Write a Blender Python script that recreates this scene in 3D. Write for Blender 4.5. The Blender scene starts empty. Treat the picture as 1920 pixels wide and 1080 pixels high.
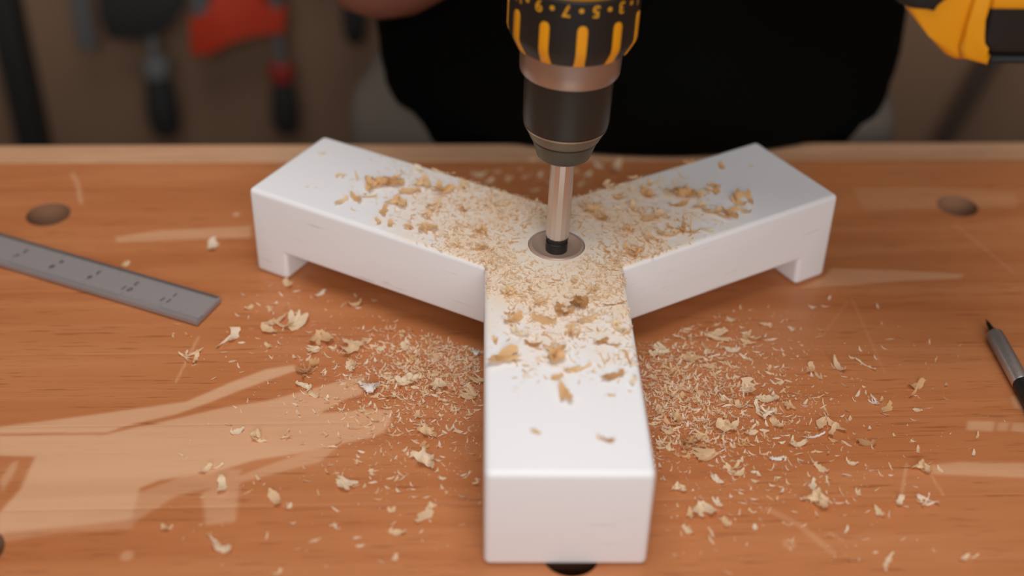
import bpy, bmesh, math, random
import numpy as np
from mathutils import Vector, Matrix

# ------------------------------------------------------------------ camera, world, lights, exposure
S = 0.001                      # everything below is written in millimetres
Z0 = 900.0                     # bench top stands 900 mm above the floor (z = 0 in the helpers is the bench top)
F_PX, PITCH, ROLL, CAM_H = 2420.7, math.radians(35.19), math.radians(1.41), 445.85
sc = bpy.context.scene
COL = sc.collection
_fw = Vector((0, math.cos(PITCH), -math.sin(PITCH)))
_up0 = Vector((0, math.sin(PITCH), math.cos(PITCH)))
_rt0 = Vector((1, 0, 0))
_rt = _rt0 * math.cos(ROLL) + _up0 * math.sin(ROLL)
_up = _up0 * math.cos(ROLL) - _rt0 * math.sin(ROLL)
cam_d = bpy.data.cameras.new('camera')
cam = bpy.data.objects.new('camera', cam_d)
COL.objects.link(cam)
M = Matrix.Identity(4)
for i in range(3):
    M[i][0], M[i][1], M[i][2] = _rt[i], _up[i], -_fw[i]
M[0][3], M[1][3], M[2][3] = 0, 0, (CAM_H + Z0) * S
cam.matrix_world = M
cam_d.sensor_width = 36.0
cam_d.lens = F_PX / 1920 * 36.0
cam_d.clip_start, cam_d.clip_end = 0.02, 50
cam_d.dof.use_dof = True
cam_d.dof.focus_distance = 0.685
cam_d.dof.aperture_fstop = 2.7
cam_d.dof.aperture_blades = 9
sc.camera = cam

world = bpy.data.worlds.new('world'); sc.world = world
world.use_nodes = True
world.node_tree.nodes['Background'].inputs[0].default_value = (1.0, 0.93, 0.86, 1)
world.node_tree.nodes['Background'].inputs[1].default_value = 0.13

def area(name, loc, target, size, power, col):
    d = bpy.data.lights.new(name, 'AREA'); d.shape = 'DISK' if isinstance(size, (int, float)) else 'RECTANGLE'
    if isinstance(size, (int, float)): d.size = size * S
    else: d.size, d.size_y = size[0] * S, size[1] * S
    d.energy = power; d.color = col
    o = bpy.data.objects.new(name, d); COL.objects.link(o)
    L = Vector((loc[0], loc[1], loc[2] + Z0)) * S
    T = Vector((target[0], target[1], target[2] + Z0)) * S
    o.location = L
    o.rotation_euler = (T - L).to_track_quat('-Z', 'Y').to_euler()
    return o
area('ceiling_lamp', (-10, 430, 1400), (20, 620, 0), 1000, 11.9, (1.0, 0.985, 0.975))
area('window_light', (220, -1650, 1250), (60, 640, 0), (1900, 1300), 35.5, (1.0, 0.985, 0.985))

sc.view_settings.view_transform = 'Standard'
sc.view_settings.look = 'None'
sc.view_settings.gamma = 1
sc.view_settings.use_curve_mapping = False
sc.view_settings.exposure = 0.0

# ------------------------------------------------------------------ helpers
def px_dir(px, py):
    return _fw + _rt * ((px - 960) / F_PX) + _up * ((540 - py) / F_PX)
def at(px, py, z=0.0):         # point of the photograph that lies on the level z
    d = px_dir(px, py); s = (z - CAM_H) / d.z
    return Vector((d.x * s, d.y * s, z))
def at_y(px, py, y):           # ... on the upright plane y
    d = px_dir(px, py); s = y / d.y
    return Vector((d.x * s, y, CAM_H + d.z * s))

def tag(o, label=None, cat=None, group=None, kind=None):
    if label: o['label'] = label
    if cat: o['category'] = cat
    if group: o['group'] = group
    if kind: o['kind'] = kind
    return o
def thing(name, label, cat, loc=(0, 0, 0), rot=(0, 0, 0), group=None):
    o = bpy.data.objects.new(name, None); COL.objects.link(o)
    o.empty_display_size = 0.05
    o.location = (loc[0] * S, loc[1] * S, (loc[2] + Z0) * S); o.rotation_euler = rot
    return tag(o, label, cat, group)
def link_mesh(name, me, mat, parent=None, loc=None, sharp=40):
    if mat is not None:
        me.materials.clear()
        for m in (mat if isinstance(mat, (list, tuple)) else [mat]): me.materials.append(m)
    o = bpy.data.objects.new(name, me); COL.objects.link(o)
    if parent is not None: o.parent = parent
    elif loc is not None: o.location = (loc[0] * S, loc[1] * S, (loc[2] + Z0) * S)
    if sharp is not None and len(me.polygons):
        me.polygons.foreach_set('use_smooth', [True] * len(me.polygons))
        if sharp < 180: me.set_sharp_from_angle(angle=math.radians(sharp))
    return o
def bm_obj(name, bm, mat, parent=None, loc=None, sharp=40):
    bmesh.ops.scale(bm, vec=(S, S, S), verts=bm.verts)
    bmesh.ops.recalc_face_normals(bm, faces=bm.faces)
    me = bpy.data.meshes.new(name); bm.to_mesh(me); bm.free()
    return link_mesh(name, me, mat, parent, loc, sharp)
def add_box(bm, x0, x1, y0, y1, z0, z1, bevel=0, seg=2):
    vs = [bm.verts.new(p) for p in ((x0,y0,z0),(x1,y0,z0),(x1,y1,z0),(x0,y1,z0),(x0,y0,z1),(x1,y0,z1),(x1,y1,z1),(x0,y1,z1))]
    fs = [bm.faces.new([vs[i] for i in f]) for f in ((0,3,2,1),(4,5,6,7),(0,1,5,4),(1,2,6,5),(2,3,7,6),(3,0,4,7))]
    if bevel:
        es = list({e for f in fs for e in f.edges})
        bmesh.ops.bevel(bm, geom=es, offset=bevel, segments=seg, affect='EDGES', profile=0.5)
def add_prism(bm, poly, y0, y1, bevel=0, seg=2):   # outline in x,z pushed along y
    a = [bm.verts.new((p[0], y0, p[1])) for p in poly]
    b = [bm.verts.new((p[0], y1, p[1])) for p in poly]
    n = len(poly)
    f1 = bm.faces.new(a); f2 = bm.faces.new(b[::-1])
    sides = [bm.faces.new((a[i], b[i], b[(i+1) % n], a[(i+1) % n])) for i in range(n)]
    if bevel:
        bmesh.ops.bevel(bm, geom=list(f1.edges) + list(f2.edges), offset=bevel, segments=seg, affect='EDGES', profile=0.5)
def add_lathe(bm, prof, n=64, cx=0, cy=0, cap=True):
    rings = []
    for r, z in prof:
        rings.append([bm.verts.new((cx + r*math.cos(2*math.pi*i/n), cy + r*math.sin(2*math.pi*i/n), z)) for i in range(n)])
    for A, B in zip(rings, rings[1:]):
        for i in range(n):
            bm.faces.new((A[i], A[(i+1) % n], B[(i+1) % n], B[i]))
    if cap:
        if prof[0][0] > 1e-3: bm.faces.new(rings[0][::-1])
        if prof[-1][0] > 1e-3: bm.faces.new(rings[-1])
def add_loft(bm, secs, n=32, cap=True):            # secs: (centre, x axis, y axis) ellipses
    rings = []
    for c, ax, ay in secs:
        c, ax, ay = Vector(c), Vector(ax), Vector(ay)
        rings.append([bm.verts.new(c + ax*math.cos(2*math.pi*i/n) + ay*math.sin(2*math.pi*i/n)) for i in range(n)])
    for A, B in zip(rings, rings[1:]):
        for i in range(n):
            bm.faces.new((A[i], A[(i+1) % n], B[(i+1) % n], B[i]))
    if cap:
        bm.faces.new(rings[0][::-1]); bm.faces.new(rings[-1])
def add_tube(bm, pts, rad, n=16):                  # round bar along points
    secs = []
    for i, p in enumerate(pts):
        p = Vector(p)
        t = (Vector(pts[min(i+1, len(pts)-1)]) - Vector(pts[max(i-1, 0)])).normalized()
        u = t.cross(Vector((0, 1, 0)) if abs(t.y) < .9 else Vector((1, 0, 0))).normalized(); v = t.cross(u)
        r = rad[i] if isinstance(rad, (list, tuple)) else rad
        secs.append((p, u*r, v*r))
    add_loft(bm, secs, n)

# ------------------------------------------------------------------ materials
def lin(r, g, b):
    f = lambda c: (c/255/12.92) if c <= 10 else ((c/255 + .055)/1.055)**2.4
    return (f(r), f(g), f(b), 1)
def mat(name, col, rough=.5, metal=0.0, spec=.5, bump=0, bscale=200, coat=0):
    m = bpy.data.materials.new(name); m.use_nodes = True
    nt = m.node_tree; b = nt.nodes['Principled BSDF']
    b.inputs['Base Color'].default_value = col
    b.inputs['Roughness'].default_value = rough; b.inputs['Metallic'].default_value = metal
    b.inputs['Specular IOR Level'].default_value = spec; b.inputs['Coat Weight'].default_value = coat
    tc = nt.nodes.new('ShaderNodeTexCoord')
    nz = nt.nodes.new('ShaderNodeTexNoise'); nz.inputs['Scale'].default_value = bscale; nz.inputs['Detail'].default_value = 4
    nt.links.new(tc.outputs['Object'], nz.inputs['Vector'])
    mr = nt.nodes.new('ShaderNodeMapRange'); mr.inputs['To Min'].default_value = rough*.85; mr.inputs['To Max'].default_value = min(1, rough*1.15)
    nt.links.new(nz.outputs['Fac'], mr.inputs['Value']); nt.links.new(mr.outputs['Result'], b.inputs['Roughness'])
    if bump:
        bp = nt.nodes.new('ShaderNodeBump'); bp.inputs['Strength'].default_value = bump; bp.inputs['Distance'].default_value = .0005
        nt.links.new(nz.outputs['Fac'], bp.inputs['Height']); nt.links.new(bp.outputs['Normal'], b.inputs['Normal'])
    return m
class NT:                       # small node helper
    def __init__(self, m): self.nt = m.node_tree; self.b = self.nt.nodes['Principled BSDF']
    def n(self, t, **kw):
        x = self.nt.nodes.new(t)
        for k, v in kw.items():
            if k.startswith('_'): setattr(x, k[1:], v)
            else: x.inputs[k.replace('__', ' ')].default_value = v
        return x
    def l(self, a, b): self.nt.links.new(a, b)
    def math(self, op, a, b=None, clamp=False):
        x = self.nt.nodes.new('ShaderNodeMath'); x.operation = op; x.use_clamp = clamp
        for i, v in enumerate((a, b)):
            if v is None: continue
            if isinstance(v, (int, float)): x.inputs[i].default_value = v
            else: self.l(v, x.inputs[i])
        return x.outputs[0]
    def mix(self, fac, a, b):
        x = self.nt.nodes.new('ShaderNodeMix'); x.data_type = 'RGBA'
        if isinstance(fac, (int, float)): x.inputs[0].default_value = fac
        else: self.l(fac, x.inputs[0])
        for i, v in ((6, a), (7, b)):
            if isinstance(v, tuple): x.inputs[i].default_value = v
            else: self.l(v, x.inputs[i])
        return x.outputs[2]
    def ramp(self, fac, stops):
        x = self.nt.nodes.new('ShaderNodeValToRGB')
        e = x.color_ramp.elements
        while len(e) < len(stops): e.new(.5)
        for k, (p, c) in zip(e, stops): k.position = p; k.color = c if isinstance(c, tuple) else (c, c, c, 1)
        self.l(fac, x.inputs[0]); return x.outputs[0]
    def rng(self, v, a, b, c, d):
        x = self.nt.nodes.new('ShaderNodeMapRange'); self.l(v, x.inputs[0])
        for i, k in enumerate((a, b, c, d)): x.inputs[i+1].default_value = k
        return x.outputs[0]

def wood_mat(name, base, dark, light, worn, rough=.36):
    m = bpy.data.materials.new(name); m.use_nodes = True; g = NT(m)
    tc = g.n('ShaderNodeTexCoord'); oi = g.n('ShaderNodeObjectInfo')
    off = g.n('ShaderNodeCombineXYZ'); g.l(g.math('MULTIPLY', oi.outputs['Random'], 7.0), off.inputs[0]); g.l(g.math('MULTIPLY', oi.outputs['Random'], 3.0), off.inputs[2])
    ad = g.n('ShaderNodeVectorMath', _operation='ADD'); g.l(tc.outputs['Object'], ad.inputs[0]); g.l(off.outputs[0], ad.inputs[1])
    mp = g.n('ShaderNodeMapping'); mp.inputs['Scale'].default_value = (2.2, 30, 30); g.l(ad.outputs[0], mp.inputs[0])
    n1 = g.n('ShaderNodeTexNoise', Scale=1.4, Detail=6, Roughness=.6, Distortion=.5); g.l(mp.outputs[0], n1.inputs[0])
    mp2 = g.n('ShaderNodeMapping'); mp2.inputs['Scale'].default_value = (38, 620, 620); g.l(ad.outputs[0], mp2.inputs[0])
    n2 = g.n('ShaderNodeTexNoise', Scale=1.0, Detail=3, Roughness=.55); g.l(mp2.outputs[0], n2.inputs[0])
    n3 = g.n('ShaderNodeTexNoise', Scale=5.0, Detail=3); g.l(ad.outputs[0], n3.inputs[0])
    c = g.ramp(n1.outputs['Fac'], [(.32, dark), (.5, base), (.68, light)])
    c = g.mix(g.math('MULTIPLY', g.rng(n3.outputs['Fac'], .4, .7, 0, 1), .35), c, light)
    tone = g.n('ShaderNodeHueSaturation'); g.l(g.rng(oi.outputs['Random'], 0, 1, .97, 1.03), tone.inputs['Value']); g.l(c, tone.inputs['Color'])
    c = tone.outputs[0]
    pores = g.rng(n2.outputs['Fac'], .59, .70, 0, .52)
    pc = g.n('ShaderNodeMix', _data_type='RGBA', _blend_type='MULTIPLY'); g.l(pores, pc.inputs[0]); g.l(c, pc.inputs[6]); pc.inputs[7].default_value = (.42, .30, .22, 1)
    c = pc.outputs[2]
    at_ = g.n('ShaderNodeAttribute', _attribute_name='wear')
    wn = g.math('MULTIPLY', at_.outputs['Fac'], g.rng(n1.outputs['Fac'], .3, .7, .72, 1.0), True)
    c = g.mix(wn, c, worn)
    g.l(c, g.b.inputs['Base Color'])
    g.l(g.rng(wn, 0, 1, rough, .55), g.b.inputs['Roughness'])
    g.b.inputs['Specular IOR Level'].default_value = .42
    bp = g.n('ShaderNodeBump', Strength=.25, Distance=.0004); g.l(g.math('SUBTRACT', n1.outputs['Fac'], pores), bp.inputs['Height']); g.l(bp.outputs[0], g.b.inputs['Normal'])
    return m
M_BENCH = wood_mat('bench_beech', lin(182, 113, 68), lin(172, 102, 58), lin(192, 125, 80), lin(218, 172, 134))
M_STRIP = wood_mat('bench_rear_strip', lin(205, 158, 122), lin(186, 136, 100), lin(216, 174, 140), lin(222, 185, 152), .42)

M_HOLE = mat('shaded_hole_wood', lin(150, 108, 80), .85, bump=.2, bscale=150)  # raw wood of the hole walls, shade inside the holes put into its colour

def paint_mat():
    m = bpy.data.materials.new('white_paint'); m.use_nodes = True; g = NT(m)
    tc = g.n('ShaderNodeTexCoord'); geo = g.n('ShaderNodeNewGeometry')
    sep = g.n('ShaderNodeSeparateXYZ'); g.l(tc.outputs['Object'], sep.inputs[0])
    sn = g.n('ShaderNodeSeparateXYZ'); g.l(geo.outputs['Normal'], sn.inputs[0])
    r = g.math('SQRT', g.math('ADD', g.math('MULTIPLY', sep.outputs[0], sep.outputs[0]), g.math('MULTIPLY', sep.outputs[1], sep.outputs[1])))
    nz = g.n('ShaderNodeTexNoise', Scale=55, Detail=5, Roughness=.65); g.l(tc.outputs['Object'], nz.inputs[0])
    n2 = g.n('ShaderNodeTexNoise', Scale=260, Detail=4, Roughness=.7); g.l(tc.outputs['Object'], n2.inputs[0])
    rr = g.math('ADD', r, g.math('MULTIPLY', g.math('SUBTRACT', nz.outputs['Fac'], .5), .12))
    top = g.rng(sn.outputs[2], .6, .85, 0, 1)
    dust = g.math('MULTIPLY', g.rng(rr, .050, .112, .97, 0), g.rng(n2.outputs['Fac'], .3, .6, .78, 1.0))
    dust = g.math('MULTIPLY', dust, top, True)
    ring = g.rng(rr, .024, .040, .62, 0)
    up = lin(236, 235, 236)
    dcol = g.mix(g.math('MULTIPLY', ring, g.rng(n2.outputs['Fac'], .35, .6, .7, 1)), lin(236, 211, 182), lin(240, 228, 214))
    # fine sanding streaks and open grain under the paint, along each arm
    cols = []
    ang = None
    mp = g.n('ShaderNodeMapping'); mp.inputs['Scale'].default_value = (26, 26, 420); g.l(tc.outputs['Object'], mp.inputs[0])
    n4 = g.n('ShaderNodeTexNoise', Scale=1, Detail=3, Roughness=.6); g.l(mp.outputs[0], n4.inputs[0])
    side = g.math('SUBTRACT', 1.0, top)
    gr = g.math('MULTIPLY', g.rng(n4.outputs['Fac'], .66, .74, 0, .40), side)
    c = g.mix(gr, up, lin(168, 160, 158))
    c = g.mix(dust, c, dcol)
    g.l(c, g.b.inputs['Base Color'])
    g.l(g.rng(dust, 0, 1, .40, .9), g.b.inputs['Roughness'])
    g.b.inputs['Specular IOR Level'].default_value = .45
    bp = g.n('ShaderNodeBump', Strength=.18, Distance=.0004); g.l(g.math('ADD', n4.outputs['Fac'], g.math('MULTIPLY', dust, g.math('MULTIPLY', n2.outputs['Fac'], 4.0))), bp.inputs['Height']); g.l(bp.outputs[0], g.b.inputs['Normal'])
    return m
M_PAINT = paint_mat()

def shaving_mat(name, stops, attr):
    m = bpy.data.materials.new(name); m.use_nodes = True; g = NT(m)
    if attr:
        f = g.n('ShaderNodeAttribute', _attribute_name='tone').outputs['Fac']
    else:
        f = g.n('ShaderNodeObjectInfo').outputs['Random']
    c = g.ramp(f, stops)
    tc = g.n('ShaderNodeTexCoord')
    mp = g.n('ShaderNodeMapping'); mp.inputs['Scale'].default_value = (900, 180, 300); g.l(tc.outputs['Object'], mp.inputs[0])
    nz = g.n('ShaderNodeTexNoise', Scale=1.0, Detail=3); g.l(mp.outputs[0], nz.inputs[0])
    hv = g.n('ShaderNodeHueSaturation'); g.l(g.rng(nz.outputs['Fac'], .3, .7, .88, 1.08), hv.inputs['Value']); g.l(c, hv.inputs['Color'])
    g.l(hv.outputs[0], g.b.inputs['Base Color'])
    g.b.inputs['Roughness'].default_value = .7; g.b.inputs['Specular IOR Level'].default_value = .25
    tr = g.n('ShaderNodeBsdfTranslucent'); g.l(hv.outputs[0], tr.inputs[0])
    mx = g.n('ShaderNodeMixShader', Fac=.38); g.l(g.b.outputs[0], mx.inputs[1]); g.l(tr.outputs[0], mx.inputs[2])
    out = [n for n in g.nt.nodes if n.type == 'OUTPUT_MATERIAL'][0]; g.l(mx.outputs[0], out.inputs[0])
    return m
PALE = [(0, lin(236, 199, 154)), (.35, lin(243, 213, 172)), (.7, lin(247, 225, 190)), (1, lin(250, 236, 212))]
M_SHAVE = shaving_mat('wood_shaving', PALE, False)
M_SHAVE_TAN = shaving_mat('tan_shaving', [(0, lin(228, 178, 122)), (.5, lin(237, 196, 144)), (1, lin(244, 213, 170))], False)
M_SHAVE_BROWN = shaving_mat('brown_shaving', [(0, lin(198, 148, 98)), (1, lin(214, 168, 120))], False)
M_SHAVE_WHITE = shaving_mat('painted_shaving', [(0, lin(244, 238, 228)), (1, lin(250, 245, 238))], False)
M_DUST = shaving_mat('sawdust', [(0, lin(228, 186, 140)), (.3, lin(240, 211, 174)), (.75, lin(245, 223, 193)), (1, lin(248, 233, 212))], True)

M_YELLOW = mat('yellow_plastic', lin(226, 150, 8), .45, bump=.05, bscale=900)
M_BLACKP = mat('black_plastic', lin(20, 19, 18), .5, bump=.08, bscale=1200)
M_RUBBER = mat('black_rubber', lin(26, 26, 26), .7, bump=.12, bscale=900)
M_CHUCK = mat('chuck_sleeve_grey', lin(50, 47, 43), .38, .35)
M_NOSE = mat('chuck_nose_grey', lin(92, 90, 82), .42, .75)
M_RING = mat('satin_ring_metal', lin(176, 158, 146), .38, .85)
M_RIM = mat('dull_rim_metal', lin(118, 109, 98), .42, .7)
M_LINE = mat('bright_line_metal', lin(196, 184, 172), .3, 1.0)
M_STEEL = mat('bright_steel', lin(212, 203, 198), .34, .9, bump=.05, bscale=500)
M_CUTTER = mat('cutter_steel', lin(214, 184, 166), .5, .55)
M_BLACKST = mat('black_oxide', lin(38, 36, 36), .4, .3)
M_RULER = mat('ruler_steel', lin(158, 150, 149), .5, .35, bump=.08, bscale=700)
M_RULEDGE = mat('ruler_edge_steel', lin(104, 101, 101), .5, .5)
M_INK = mat('engraved_black', lin(28, 26, 26), .7)
M_INKF = mat('engraved_grey', lin(88, 84, 84), .7)
M_YPRINT = mat('yellow_print', lin(214, 150, 20), .5)
M_WALL = mat('wall_brown', lin(122, 94, 72), .75, bump=.2, bscale=40)
M_FLOOR = mat('floor_concrete', lin(105, 92, 80), .8, bump=.3, bscale=25)
M_SHIRT = mat('black_cotton', lin(9, 9, 8), .95, spec=.05, bump=.2, bscale=300)
M_TROUSER = mat('grey_cotton', lin(122, 112, 102), .95, spec=.15, bump=.5, bscale=60)
M_SKIN = mat('skin', lin(138, 90, 74), .5, bump=.1, bscale=150)
M_HAIR = mat('hair', lin(46, 34, 26), .6, bump=.6, bscale=200)
M_EYE = mat('eye_white', lin(225, 222, 216), .3)
M_ORANGE = mat('orange_red_paint', lin(176, 50, 24), .45, bump=.1, bscale=120)
M_DKRED = mat('dark_red_plastic', lin(130, 34, 26), .5)
M_DKSTEEL = mat('dark_cast_steel', lin(52, 52, 52), .5, .5)
M_BARSTEEL = mat('bar_steel', lin(104, 104, 104), .5, .35)
M_POLE = mat('dark_pole', lin(58, 42, 34), .6)
M_BOOT = mat('boot_leather', lin(60, 45, 34), .6)

# ------------------------------------------------------------------ structure: wall and floor
bm = bmesh.new(); add_box(bm, -2200, 2200, 1405, 1505, -Z0, 1500)
tag(bm_obj('wall_back', bm, M_WALL, loc=(0, 0, 0)), kind='structure')
bm = bmesh.new(); add_box(bm, -2200, 2200, -1600, 1505, -Z0 - 60, -Z0)
tag(bm_obj('floor', bm, M_FLOOR, loc=(0, 0, 0)), kind='structure')

# ------------------------------------------------------------------ workbench
BA = math.radians(3.275)
BO = Vector((0, 810.1, 0))
bench = thing('workbench', 'varnished beech workbench with round dog holes and pale worn patches', 'workbench', (BO.x, BO.y, -Z0), (0, 0, BA))
cb, sb = math.cos(BA), math.sin(BA)
def to_bench(p):               # bench frame: x along the rear edge, y negative towards the front
    dx, dy = p[0] - BO.x, p[1] - BO.y
    return (dx*cb + dy*sb, -dx*sb + dy*cb)
def B_(px, py): return to_bench(at(px, py, 0))
holes = [(*B_(90.5, 402), 13.8), (*B_(1795, 386), 13.4), (*B_(1070, 1041), 13.2), (*B_(-50, 1032), 13.8)]
# worn and stained patches: outlines on the bench, weight
patches = [
 ([(-5,800),(90,789),(180,777),(350,753),(430,718),(500,692),(552,684),(557,694),(500,714),(450,732),(400,752),(330,777),(250,795),(200,811),(-5,813)], .85),
 ([(-5,817),(195,815),(330,785),(420,764),(500,752),(600,725),(670,705),(686,705),(681,738),(640,752),(600,775),(690,768),(735,770),(732,795),(716,812),(690,822),(640,832),(595,842),(560,850),(480,862),(400,885),(300,900),(262,915),(248,975),(150,985),(-5,1000),(-5,965),(38,918),(66,856),(-5,854)], .82),
 ([(590,842),(640,832),(600,866),(450,905),(442,978),(386,985),(378,925),(440,895),(520,866)], .50),
 ([(255,925),(380,880),(455,880),(440,905),(330,930),(250,980)], .45),
 ([(-5,1000),(250,976),(250,990),(120,998),(-5,1018)], .35),
 ([(1815,789),(1866,790),(1862,809),(1812,806)], .62), ([(1872,792),(1893,792),(1889,808),(1868,808)], .5), ([(1898,793),(1925,793),(1925,812),(1895,808)], .55),
 ([(1742,872),(1800,866),(1925,868),(1925,896),(1830,892),(1750,889)], .55),
 ([(1560,503),(1700,508),(1808,514),(1800,522),(1680,528),(1540,538),(1500,540),(1545,520)], .55),
 ([(1600,352),(1740,350),(1905,362),(1908,390),(1820,392),(1620,394)], .20),
 ([(215,444),(300,432),(470,424),(470,446),(330,450),(220,454)], .58),
 ([(1895,742),(1925,740),(1925,772),(1902,765)], .5),
 ([(0,900),(22,868),(34,862),(30,880),(4,925)], .5),
]
patches = [([B_(*p) for p in poly], w) for poly, w in patches]
spots = [(*B_(443, 402), 2.2, .95), (*B_(238, 1042), 3.0, .5), (*B_(1480, 1020), 3.2, .3)]
scr = [([(135,325),(146,345),(152,380)], .9, .6), ([(1598,560),(1660,700)], .3, .25), ([(1540,632),(1590,565)], .3, .2), ([(1440,955),(1500,985),(1560,1035)], 1.6, .28),
       ([(1700,870),(1690,930)], .5, .4), ([(1790,420),(1900,510)], .5, .3), ([(372,632),(330,716)], .45, .5), ([(1555,1000),(1580,1012)], .5, .4), ([(1742,885),(1770,930)], .4, .35), ([(560,575),(470,560)],.3,.2)]
scr = [([B_(*p) for p in pl], w, s) for pl, w, s in scr]
def wear_raw(X, Y):
    W = np.zeros_like(X)
    for poly, w in patches:
        ins = np.zeros(X.shape, bool)
        n = len(poly)
        for i in range(n):
            (x1, y1), (x2, y2) = poly[i], poly[(i+1) % n]
            c = ((y1 > Y) != (y2 > Y)) & (X < (x2-x1)*(Y-y1)/(y2-y1+1e-12) + x1)
            ins ^= c
        W = np.maximum(W, ins*w)
    return W
def wear_at(X, Y):
    W = sum(wear_raw(X+a, Y+b) for a in (-.45, 0, .45) for b in (-.45, -.15, .15, .45))/12
    Wb = W.copy()
    if W.shape[0] > 2 and W.shape[1] > 2:
        Wp = np.pad(W, 1, mode='edge')
        Wb = .5*W + .5*sum(Wp[i:i+W.shape[0], j:j+W.shape[1]] for i in range(3) for j in range(3))/9
    for x, y, r, s in spots:
        Wb = np.maximum(Wb, s*np.clip((r - np.hypot(X-x, Y-y))/1.2 + .5, 0, 1))
    for pl, w, s in scr:
        for (x1, y1), (x2, y2) in zip(pl, pl[1:]):
            L2 = (x2-x1)**2 + (y2-y1)**2
            t = np.clip(((X-x1)*(x2-x1) + (Y-y1)*(y2-y1))/L2, 0, 1)
            d = np.hypot(X-x1-t*(x2-x1), Y-y1-t*(y2-y1))
            Wb = np.maximum(Wb, s*np.clip((w + .7 - d)/1.0, 0, 1))
    return Wb
xs = np.concatenate([np.linspace(-800, -425, 12)[:-1], np.arange(-425, 430.1, 1.15), np.linspace(430, 800, 12)[1:]])
def make_board(name, y0, y1, mt, top=0.0, thick=42):
    fine = y1 > -460
    ny = max(2, int(round((y1-y0)/1.15))) if fine else 6
    X, Y = np.meshgrid(xs if fine else np.linspace(-800, 800, 24), np.linspace(y0, y1, ny+1), indexing='ij')
    W = wear_at(X, Y)
    nx, nyy = X.shape
    Zt = np.full_like(X, top)
    Zt[:, 0] -= .08; Zt[:, -1] -= .08           # eased long edges, so the joint reads as a groove
    if nyy > 4:
        Y[:, 0] += .04; Y[:, -1] -= .04
        Y[:, 1] = Y[:, 0] + .3; Y[:, -2] = Y[:, -1] - .3
    idx = np.arange(nx*nyy).reshape(nx, nyy)
    kill = np.zeros((nx-1, nyy-1), bool)
    inside_any = np.zeros(X.shape, bool)
    for hx, hy, r in holes:
        D = np.hypot(X-hx, Y-hy); ins = D < r
        if not ins.any(): continue
        inside_any |= ins
        k = ins[:-1, :-1] | ins[1:, :-1] | ins[:-1, 1:] | ins[1:, 1:]
        kill |= k
    # grid points on the rim of the removed cells move onto the circle
    kp = np.zeros(X.shape, bool)
    kp[:-1, :-1] |= kill; kp[1:, :-1] |= kill; kp[:-1, 1:] |= kill; kp[1:, 1:] |= kill
    keep = np.zeros(X.shape, bool)
    kk = ~kill
    keep[:-1, :-1] |= kk; keep[1:, :-1] |= kk; keep[:-1, 1:] |= kk; keep[1:, 1:] |= kk
    rim = kp & keep
    for hx, hy, r in holes:
        D = np.hypot(X-hx, Y-hy); sel = rim & (D < r + 4) 
        X[sel] = hx + (X[sel]-hx)*r/D[sel]; Y[sel] = hy + (Y[sel]-hy)*r/D[sel]
    verts = np.stack([X.ravel(), Y.ravel(), Zt.ravel()], 1)
    q = np.stack([idx[:-1, :-1], idx[1:, :-1], idx[1:, 1:], idx[:-1, 1:]], -1)[~kill].reshape(-1, 4)
    used = np.zeros(len(verts), bool); used[q.ravel()] = True
    # walls: every edge used once goes down by the thickness
    e = np.concatenate([q[:, [0, 1]], q[:, [1, 2]], q[:, [2, 3]], q[:, [3, 0]]])
    key = np.sort(e, 1); k1 = key[:, 0].astype(np.int64)*10**7 + key[:, 1]
    u, inv, cnt = np.unique(k1, return_inverse=True, return_counts=True)
    be = e[cnt[inv] == 1]
    bv = np.unique(be.ravel()); mp = {int(v): i + len(verts) for i, v in enumerate(bv)}
    low = verts[bv].copy(); low[:, 2] = top - thick
    walls = np.array([(a, mp[int(a)], mp[int(b)], b) for a, b in be])
    allv = np.concatenate([verts, low]); faces = np.concatenate([q, walls])
    wear = np.concatenate([W.ravel(), np.zeros(len(low))])
    use = np.zeros(len(allv), bool); use[faces.ravel()] = True
    remap = np.cumsum(use) - 1
    allv, wear, faces = allv[use], wear[use], remap[faces]
    allv = allv.copy(); allv[:, 2] += Z0
    me = bpy.data.meshes.new(name)
    me.from_pydata((allv*S).tolist(), [], faces.tolist())
    a = me.attributes.new('wear', 'FLOAT', 'POINT'); a.data.foreach_set('value', wear.astype(np.float32))
    me.update()
    hole_wall = np.zeros(len(faces), np.int32)
    ctr = allv[faces].mean(1)
    for hx, hy, r in holes:
        hole_wall[(np.hypot(ctr[:, 0]-hx, ctr[:, 1]-hy) < r + 1) & (ctr[:, 2] < Z0 + top - 5)] = 1
    o = link_mesh(name, me, [mt, M_HOLE], bench, sharp=30)
    me.polygons.foreach_set('material_index', hole_wall)
    return o
bounds = [-25, -58, -118, -178, -238, -298, -358, -420, -482, -544, -606]
strip = make_board('rear_strip', -25, 0, M_STRIP, 0.0)
tag(strip, 'paler strip of wood along the rear edge')
for i, (b1, b0) in enumerate(zip(bounds, bounds[1:])):
    make_board('board', b0, b1, M_BENCH, (0, -.03, .0, -.04, 0, -.02)[i % 6])
for x in (-720, 720):
    for y in (-60, -545):
        bm = bmesh.new(); add_box(bm, x-45, x+45, y-40, y+40, 0, Z0 - 42, 3); bm_obj('leg', bm, M_BENCH, bench)
for y in (-60, -545):
    bm = bmesh.new(); add_box(bm, -675, 675, y-20, y+20, Z0 - 160, Z0 - 42, 3); bm_obj('apron', bm, M_BENCH, bench)

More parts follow.
